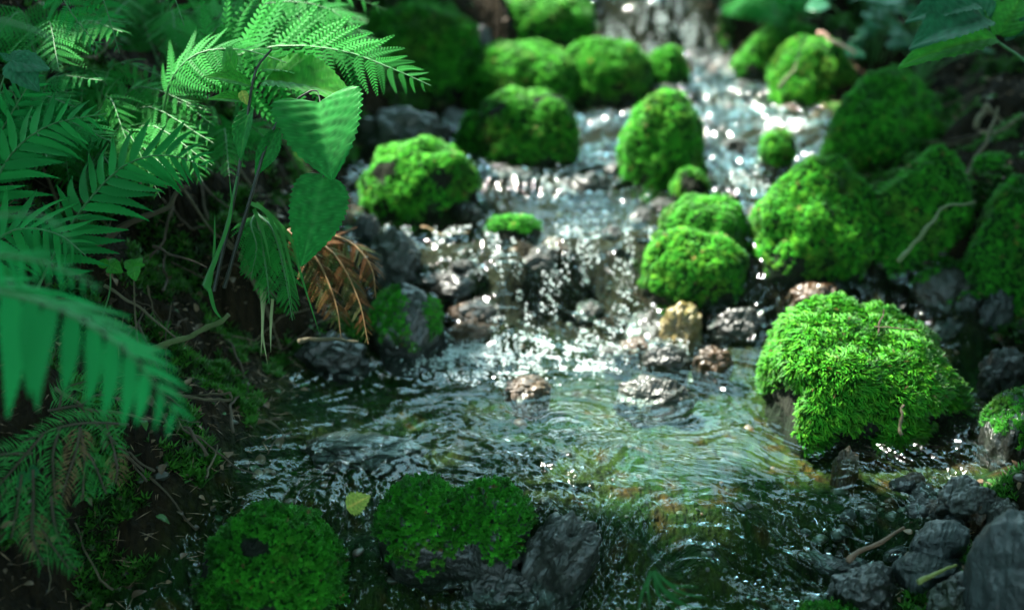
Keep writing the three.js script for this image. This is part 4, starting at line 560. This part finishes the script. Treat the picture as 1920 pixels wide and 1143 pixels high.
{
  const gm = M.leaf(0.03, 0.2, 0.03, 0.4, 0.3);
  blades('thin arching grass blades beside the dark wiry stems', [-0.394,0.223,-1.362], [[[-0.394,0.223,-1.362], [-0.374,0.271,-1.370], [-0.356,0.318,-1.379], [-0.358,0.362,-1.396]], [[-0.390,0.220,-1.360], [-0.383,0.261,-1.377], [-0.382,0.312,-1.398]], [[-0.386,0.227,-1.352], [-0.374,0.209,-1.324], [-0.361,0.200,-1.309]]], gm);
  blades('limp grass blades hanging over the bank towards the brown fern', [-0.345,0.313,-1.441], [[[-0.345,0.313,-1.441], [-0.319,0.306,-1.417], [-0.296,0.258,-1.387], [-0.281,0.191,-1.349]], [[-0.338,0.313,-1.441], [-0.305,0.293,-1.412], [-0.286,0.245,-1.381], [-0.274,0.210,-1.357]], [[-0.341,0.306,-1.439], [-0.323,0.280,-1.406], [-0.312,0.245,-1.381]], [[-0.331,0.306,-1.439], [-0.293,0.277,-1.416], [-0.274,0.229,-1.386], [-0.248,0.162,-1.348]]], gm);
  blades('pale straw stalks hanging down to the water near the flat-topped stone', [-0.331,0.209,-1.399], [[[-0.331,0.209,-1.399], [-0.325,0.177,-1.365], [-0.325,0.136,-1.338]], [[-0.326,0.205,-1.398], [-0.325,0.164,-1.360], [-0.314,0.133,-1.325]], [[-0.316,0.196,-1.394], [-0.314,0.171,-1.362], [-0.312,0.143,-1.340]]], new THREE.MeshStandardMaterial({ color: rgb(0.22, 0.24, 0.1), roughness: 0.7, side: THREE.DoubleSide }), 0.0018);
  blades('green water weed streaming at the bottom edge of the stream', [0.152,0.035,-1.005], [[[0.152,0.029,-1.024], [0.158,0.025,-1.001], [0.183,0.024,-0.979]], [[0.154,0.026,-1.023], [0.163,0.020,-0.999], [0.188,0.016,-0.976]], [[0.150,0.028,-1.024], [0.143,0.025,-1.001], [0.144,0.016,-0.976]], [[0.153,0.028,-1.024], [0.169,0.027,-1.002], [0.194,0.037,-0.985]], [[0.152,0.028,-1.024], [0.155,0.017,-0.998], [0.172,0.014,-0.975]], [[0.151,0.026,-1.023], [0.166,0.014,-0.997], [0.205,0.012,-0.975]], [[0.149,0.029,-1.024], [0.138,0.020,-0.999], [0.130,0.011,-0.974]], [[0.156,0.025,-1.023], [0.176,0.026,-0.991], [0.202,0.026,-0.980]]], M.leaf(0.012, 0.1, 0.018, 0.3, 0.1), 0.0016);
}
function twig(label, pts, r, mat, o = {}) {
  const p = A(pts[0]), P = pts.map((q) => A(q).sub(p)), R = rng(o.seed ?? 9), fine = [];
  for (let i = 0; i < P.length - 1; i++) for (let k = 0; k < 3; k++) fine.push(P[i].clone().lerp(P[i + 1], k / 3).add(k ? V((R() - 0.5), (R() - 0.5), (R() - 0.5)).multiplyScalar(r * 1.6) : V()));
  fine.push(P.at(-1));
  const m = part(o.name ?? 'twig', tube(fine, r, r * (o.taper ?? 0.5), fine.length * 2, 6, 0.35, o.seed ?? 9), mat, scene); m.position.copy(p); return tag(m, label, o.category ?? 'twig', o.group);
}
twig('mossy green-brown stick jutting from the left bank over dark soil', [[-0.489,0.129,-1.367], [-0.450,0.143,-1.373], [-0.412,0.159,-1.368], [-0.369,0.184,-1.367]], 0.0045, M.greenTwig, { seed: 21, taper: 0.75 });
twig('pale looped root end lying above the water by the left bank', [[-0.458,0.095,-1.332], [-0.424,0.090,-1.319], [-0.383,0.090,-1.308], [-0.360,0.091,-1.308], [-0.361,0.099,-1.312], [-0.389,0.093,-1.320], [-0.423,0.086,-1.328]], 0.0026, M.paleTwig, { seed: 22, name: 'root', category: 'root' });
twig('rusty stick standing upright in the shallow beside the shaggy stone', [[0.515,0.029,-1.327], [0.513,0.046,-1.333], [0.518,0.066,-1.342]], 0.0032, M.paleTwig, { seed: 23 });
twig('reddish stick slanting under the surface at the lower right', [[0.384,-0.009,-1.096], [0.421,-0.003,-1.119], [0.462,0.005,-1.144]], 0.0036, new THREE.MeshStandardMaterial({ color: rgb(0.1, 0.05, 0.025), roughness: 0.6 }), { seed: 24 });
twig('yellow-green twig wedged among the grey stones at the lower right', [[0.450,-0.007,-1.053], [0.473,-0.004,-1.065], [0.501,-0.001,-1.077]], 0.0032, new THREE.MeshStandardMaterial({ color: rgb(0.14, 0.16, 0.03), roughness: 0.6 }), { seed: 25 });
twig('thin dead stalk standing on top of the shaggy mossy stone', [[0.503,0.129,-1.432], [0.506,0.146,-1.439], [0.511,0.160,-1.444]], 0.0016, M.twig, { seed: 26 });
twig('thin straw lying across the shaggy mossy stone', [[0.488,0.150,-1.408], [0.513,0.152,-1.398], [0.543,0.150,-1.397]], 0.001, M.paleTwig, { seed: 27 });
twig('pale bare branch leaning against the boulder at the right edge', [[0.595,0.156,-1.648], [0.623,0.180,-1.668], [0.651,0.204,-1.688], [0.672,0.222,-1.707], [0.734,0.227,-1.730]], 0.0038, M.greenTwig, { seed: 28, name: 'branch', category: 'branch', taper: 0.6 });
twig('fallen twig resting across the sunlit far stone', [[0.539,0.295,-2.297], [0.579,0.324,-2.341], [0.609,0.380,-2.396]], 0.004, M.paleTwig, { seed: 29 });
twig('pinkish stick on top of the sunlit far stone', [[0.647,0.383,-2.440], [0.675,0.370,-2.392], [0.705,0.355,-2.353]], 0.005, new THREE.MeshStandardMaterial({ color: rgb(0.4, 0.22, 0.16), roughness: 0.7 }), { seed: 30 });
twig('upright thin branch among the dry stems of the right bank', [[0.788,0.198,-1.934], [0.843,0.258,-1.980], [0.868,0.317,-2.015]], 0.004, M.paleTwig, { seed: 31, name: 'branch', category: 'branch' });
twig('curved dry root arching on the right bank', [[0.857,0.266,-2.069], [0.876,0.307,-2.086], [0.906,0.275,-2.073], [0.921,0.239,-2.058]], 0.006, M.paleTwig, { seed: 32, name: 'root', category: 'root' });
twig('straight brown twig crossing the left bank under the seedlings', [[-0.538,0.212,-1.400], [-0.492,0.186,-1.390], [-0.443,0.147,-1.374]], 0.0022, M.paleTwig, { seed: 33 });
twig('bent brown twig in the dark hollow of the left bank', [[-0.481,0.253,-1.439], [-0.449,0.241,-1.434], [-0.408,0.227,-1.428]], 0.0022, M.twig, { seed: 34 });
twig('thick grey root crossing the left bank below the ferns', [[-0.600,0.221,-1.490], [-0.548,0.255,-1.504], [-0.489,0.279,-1.514], [-0.458,0.305,-1.546]], 0.006, M.twig, { seed: 35, name: 'root', category: 'root' });
twig('twig floating past the flat-topped stone', [[-0.291,0.123,-1.418], [-0.253,0.130,-1.410], [-0.207,0.131,-1.400]], 0.0035, M.paleTwig, { seed: 36 });
twig('orange straw stuck across the lip of the cascade', [[-0.158,0.134,-1.887], [-0.119,0.128,-1.863], [-0.073,0.135,-1.855]], 0.0025, new THREE.MeshStandardMaterial({ color: rgb(0.14, 0.075, 0.025), roughness: 0.6 }), { seed: 37 });
{
  const R = rng(61), onGround = (x, d, h) => [x, G(x, d) + h, -d];
  const bank = (n, label, group, place, rr, ll, mats) => { for (let i = 0; i < n; i++) { const [x, d] = place(), a = R() * 6.28, l = ll[0] + R() * (ll[1] - ll[0]), k = [-0.5, -0.15, 0.2, 0.5].map((f) => { const u = x + Math.cos(a) * l * f + (R() - 0.5) * l * 0.1, w = d + Math.sin(a) * l * f * 0.8 + (R() - 0.5) * l * 0.1; return onGround(u, w, 0.004 + R() * 0.018); }); const r = rr[0] + R() * (rr[1] - rr[0]), mt = mats[(R() * mats.length) | 0], slope = Math.abs(Math.sin(a)); twig((l > (ll[0] + ll[1]) / 2 ? 'long ' : 'short ') + (mt === M.twig ? 'dark ' : 'pale ') + label + (slope > 0.7 ? ', pointing up the stream' : ', lying across the slope'), k, r, mt, { seed: 200 + i, group }); } };
  bank(64, 'dry twig among the litter of the dark left bank', 'twigs littering the left bank', () => { const d = 1.05 + R() * 0.95; return [shore(shoreLeft, d) - 0.02 - R() * 0.42, d]; }, [0.0008, 0.0026], [0.05, 0.17], [M.twig, M.paleTwig, M.twig]);
  bank(20, 'dry twig among the litter of the right bank', 'twigs littering the right bank', () => { const d = 1.5 + R() * 1.1; return [shore(shoreRight, d) + 0.06 + R() * 0.4, d]; }, [0.001, 0.0035], [0.06, 0.22], [M.twig, M.paleTwig]);
  bank(16, 'twig at the water edge in the lower left corner', 'twigs at the lower left water edge', () => { const d = 1.06 + R() * 0.35; return [shore(shoreLeft, d) - 0.1 + R() * 0.22, d]; }, [0.0008, 0.0018], [0.04, 0.1], [M.twig, M.paleTwig]);
  // dead leaves and needles nobody could count
  const mats = [], cols = [], mats2 = [], cols2 = [], q = new THREE.Quaternion(), e = new THREE.Euler();
  for (let i = 0; i < 5200; i++) { const left = R() < 0.6, d = 1.0 + R() * 2, x = left ? shore(shoreLeft, d) + 0.03 - R() * 0.7 : shore(shoreRight, d) - 0.02 + R() * 0.6, s = 0.006 + 0.016 * R() * R(); e.set((R() - 0.5) * 1.2, R() * 6.3, (R() - 0.5) * 1.2); q.setFromEuler(e); mats.push(new THREE.Matrix4().compose(V(x, G(x, d) + 0.003 + R() * 0.006, -d), q.clone(), V(s, s, s))); const k = 0.4 + R(); cols.push(R() < 0.25 ? rgb(0.03 * k, 0.1 * k, 0.02 * k) : rgb(0.13 * k, 0.085 * k, 0.05 * k)); }
  const lg = broadLeaf({ n: 8, w: 0.34, teeth: 3, veins: 2, bend: 0.35, seed: 3 }); lg.rotateX(-Math.PI / 2);
  tag(instanced('leaf_litter', lg, M.leaf(1, 1, 1, 0.15, 0.4, 0.25), mats, cols, scene), 'small dead leaves littering both banks', 'leaf litter');
  for (let i = 0; i < 6000; i++) { const left = R() < 0.7, d = 1.0 + R() * 1.6, x = left ? shore(shoreLeft, d) + 0.02 - R() * 0.6 : shore(shoreRight, d) + R() * 0.5, s = 0.012 + 0.02 * R(); e.set((R() - 0.5) * 0.8, R() * 6.3, (R() - 0.5) * 0.8); q.setFromEuler(e); mats2.push(new THREE.Matrix4().compose(V(x, G(x, d) + 0.002 + R() * 0.008, -d), q.clone(), V(s, s, s))); const k = 0.5 + R(); cols2.push(rgb(0.16 * k, 0.1 * k, 0.055 * k)); }
  tag(instanced('needle_litter', geom([-0.5, 0, 0, 0, 0.02, 0.025, 0, 0.02, -0.025, 0.5, 0, 0], [0, 1, 2, 1, 3, 2]), new THREE.MeshStandardMaterial({ roughness: 0.7, side: THREE.DoubleSide }), mats2, cols2, scene), 'brown fallen needles scattered over both banks', 'needle litter');
  // low moss carpet on the banks
  const mm = [], mc = [];
  for (let i = 0; i < 160000 && mm.length < 60000; i++) { const d = 1.0 + R() * 2.4, left = R() < 0.6, x = left ? shore(shoreLeft, d) - R() * 0.8 : shore(shoreRight, d) + R() * 0.9; if (fbm2(x * 7, d * 7 + 5, 4) < (left ? -0.02 : 0.08) + 0.12 * R() || outside(x, d) < 0.02) continue; const s = 0.008 + 0.008 * R(); e.set((R() - 0.5), R() * 6.3, (R() - 0.5)); q.setFromEuler(e); mm.push(new THREE.Matrix4().compose(V(x, G(x, d), -d), q.clone(), V(s, s, s))); const k = 0.6 + 0.7 * R(); mc.push(rgb(0.035 * k, 0.16 * k, 0.012 * k)); }
  tag(instanced('moss_carpet', SHOOT.tuft, M.moss, mm, mc, scene), 'low moss growing in patches over both banks', 'moss');
}

// ---------- trees round the stream: their crowns shade it and leave the gaps the sun falls through ----------
SUNNY.push( // places on the water and the ferns that the sun reaches: x, y, z, radius
  [0.147,0.037,-1.699,0.173], [0.035,0.068,-1.715,0.121], [-0.054,0.113,-1.794,0.125], [0.060,0.161,-2.081,0.131], [0.413,0.161,-2.081,0.091], [0.436,0.218,-2.425,0.161], [0.392,0.054,-1.725,0.087], [0.310,0.354,-2.815,0.194], [0.000,0.005,-1.604,0.108], [0.207,-0.003,-1.286,0.031], [0.169,0.002,-1.464,0.035], [0.032,0.003,-1.514,0.039], [0.578,0.214,-2.342,0.078], [0.127,0.135,-1.842,0.136], [-0.234,0.145,-1.997,0.068], [0.313,0.012,-1.650,0.076],
  [-0.464,0.409,-1.555,0.066], [-0.185,0.486,-1.533,0.086], [-0.246,0.482,-1.510,0.042], [-0.429,0.366,-1.516,0.044], [-0.134,0.469,-1.504,0.049], [-0.239,0.506,-1.735,0.064], [-0.206,0.423,-1.399,0.019]);
SHADY.push([0.622,0.411,-2.667,0.110], [0.853,0.433,-2.676,0.110]);
function leafBlocked(p, noise, leaf) { // true if a leaf here would shade one of the sunny places
  const off = (q) => { const t = (p.y - q[1]) / SUN.y; return Math.hypot(q[0] + SUN.x * t - p.x, q[2] + SUN.z * t - p.z); };
  for (const q of SUNNY) if (off(q) < q[3] * 0.8 + leaf * 0.3) return true;
  for (const q of SHADY) if (off(q) < q[3]) return false;
  for (const q of SUNNY) if (off(q) < q[3] * (1.05 + 0.25 * noise) + 0.04 + leaf * 0.4) return true;
  return false;
}
const crownLeaf = (() => { const g = broadLeaf({ n: 6, w: 0.3, teeth: 3, veins: 0, bend: 0.2 }); return g; })();
const crownMat = new THREE.MeshPhysicalMaterial({ roughness: 1, transmission: 0.35, thickness: 0, clearcoat: 0.2, clearcoatRoughness: 0.4, side: THREE.DoubleSide });
let treeSeed = 500;
function tree(label, x, d, height, clumps, o = {}) {
  const R = rng(++treeSeed), y0 = G(x, d) - 0.1, t = thing('broadleaf_tree', label, 'tree', [x, y0, -d], 'trees round the stream'), top = V((o.leanX ?? 0) * height, height, (o.leanZ ?? 0) * height);
  part('trunk', tube([V(), top.clone().multiplyScalar(0.35).add(V(R() * 0.2 - 0.1, 0, R() * 0.2 - 0.1)), top.clone().multiplyScalar(0.7).add(V(R() * 0.3 - 0.15, 0, R() * 0.3 - 0.15)), top], o.r ?? 0.16, 0.03, 20, 12, 0.12, treeSeed), M.bark, t);
  const mats = [], cols = [], q = new THREE.Quaternion(), e = new THREE.Euler(), limbs = [];
  for (const [cx, cy, cz, rx, ry, rz, n] of clumps) {
    const c = V(cx - x, cy - y0, -cz + d), hgt = clamp((c.y - 0.6) / height, 0.25, 0.9), from = top.clone().multiplyScalar(hgt * 0.8);
    part('limb', tube([from, from.clone().lerp(c, 0.5).add(V(0, 0.2, 0)), c], 0.03, 0.008, 10, 7, 0.1, treeSeed), M.bark, t);
    for (let i = 0; i < n; i++) {
      const v = V(R() * 2 - 1, R() * 2 - 1, R() * 2 - 1); if (v.length() > 1) { i--; continue; }
      const p = V(c.x + v.x * rx, c.y + v.y * ry, c.z + v.z * rz), w = V(p.x + x, p.y + y0, p.z - d), nz = n3(w.x * 1.7, w.y * 1.7, w.z * 1.7);
      if (!o.open && leafBlocked(w, nz, o.leaf ?? 0.13)) continue;
      if (nz < (o.gap ?? -0.45)) continue;
      e.set((R() - 0.5) * 1.5, R() * 6.3, (R() - 0.5) * 1.5); q.setFromEuler(e); q.multiply(new THREE.Quaternion().setFromAxisAngle(V(1, 0, 0), -Math.PI / 2));
      const s = (o.leaf ?? 0.13) * (0.7 + 0.6 * R()); mats.push(new THREE.Matrix4().compose(p, q.clone(), V(s, s, s))); const k = 0.7 + 0.6 * R(); cols.push(rgb(0.035 * k, 0.12 * k, 0.02 * k));
    }
  }
  const crown = instanced('crown', crownLeaf, crownMat, mats, cols, t); return t;
}
// crowns: x, y, d, half-widths x y d, leaves
tree('tall tree on the left bank shading the stream from upstream', -4.6, 4.6, 5.2, [[-2.4, 4.2, 2.9, 1.5, 0.5, 1.2, 5000], [-3.6, 4.4, 3.5, 1.4, 0.6, 1.2, 3000], [-2.7, 3.4, 2.0, 1.3, 0.5, 1.0, 2800], [-3.3, 5.6, 3.3, 1.7, 0.7, 1.4, 2600]]);
tree('tree on the left bank beside the camera path', -3.4, 1.2, 5.5, [[-2.9, 3.9, 2.2, 1.4, 0.5, 1.2, 3600], [-3.6, 4.6, 1.0, 1.5, 0.7, 1.4, 2600], [-1.9, 4.8, 1.6, 1.4, 0.5, 1.3, 3600], [-1.3, 5.2, 2.2, 1.1, 0.4, 0.9, 2400]]);
tree('slim tree upstream on the left leaning over the water', -1.2, 7.2, 6.5, [[-1.9, 4.6, 6.6, 1.1, 0.7, 1.0, 1500], [-2.4, 5.7, 6.9, 1.3, 0.8, 1.1, 1500]], { r: 0.11 });
tree('tree on the right bank whose crown spreads over the stream', 3.3, 2.4, 6, [[2.4, 4.4, 2.2, 1.9, 0.7, 1.8, 4200], [3.4, 5.2, 3.0, 1.9, 0.9, 1.8, 3200], [2.9, 3.4, 1.0, 1.6, 0.8, 1.6, 3000], [0.9, 5.4, 2.0, 1.5, 0.5, 1.5, 3400], [1.0, 5.6, 0.2, 1.7, 0.6, 1.6, 3400]]);
tree('tree upstream on the right bank', 2.9, 6.2, 7, [[2.5, 4.6, 5.6, 1.5, 0.9, 1.4, 2400], [3.3, 6.0, 6.4, 1.7, 1.0, 1.5, 2000], [3.6, 3.2, 5.0, 1.6, 1.2, 1.4, 2400]]);
tree('added unseen slender tree midstream far up the valley', 0.9, 8.5, 5.5, [[0.7, 4.6, 8.2, 1.1, 1.0, 1.0, 900], [0.2, 6.3, 8.6, 1.1, 0.8, 1.0, 800]], { r: 0.09, leaf: 0.16, gap: -0.3 });  // added out of view to break up the sky mirrored in the water
tree('added unseen slender tree up the valley left of the water', -1.6, 10.5, 6, [[-1.4, 5.2, 10.2, 1.3, 1.2, 1.0, 900], [-0.6, 6.8, 10.5, 1.3, 1.1, 1.0, 900], [-2.3, 7.3, 10.4, 1.2, 1.0, 1.0, 800]], { r: 0.1, leaf: 0.2, gap: -0.3 });  // added likewise, out of view, to split the reflected sky into patches
tree('added unseen low shrubby tree darkening the right bank', 2.1, 2.5, 1.5, [[1.7, 1.75, 2.5, 0.8, 0.45, 0.7, 2600], [1.55, 1.5, 1.7, 0.6, 0.4, 0.6, 1600], [1.75, 1.9, 3.3, 0.8, 0.5, 0.7, 2200]], { r: 0.05, leaf: 0.09 });  // added above the frame to keep light off the right bank
tree('low shrubby tree overhanging the upper left bank', -1.9, 3.0, 1.6, [[-1.5, 1.9, 2.7, 0.7, 0.4, 0.6, 1800], [-1.2, 1.8, 3.4, 0.6, 0.4, 0.6, 1500]], { r: 0.05, leaf: 0.09 });
{ // unseen wood added to shut out sky over the banks and behind the camera; a gap is left upstream, over the water
  const R = rng(811);
  for (let i = 0; i < 19; i++) {
    const a = -0.2 * Math.PI + (i / 18) * 1.4 * Math.PI + (R() - 0.5) * 0.12, r = 5.4 + 1.9 * ((i * 7) % 3) / 2 + R() * 0.5, x = Math.cos(a) * r, d = 1.6 - Math.sin(a + 0.06) * r * 0.95, y = G(x, d), h = 6 + R() * 1.5;
    if (Math.abs(Math.atan2(-x - 0.2, d - 1.7) - Math.atan2(0.49, 0.17)) < 0.28) continue;
    tree('leafy forest tree standing round the stream', x, d, h, [[x, y + h * 0.36, d, 1.5, 1.3, 1.5, 1200], [x, y + h * 0.66, d, 1.8, 1.3, 1.8, 1500], [x * 0.86, y + h * 0.95, d + (1.6 - d) * 0.14, 1.9, 1.1, 1.9, 1100]], { leaf: 0.24, gap: -0.7 });
  }
}
renderer.render(scene, camera);
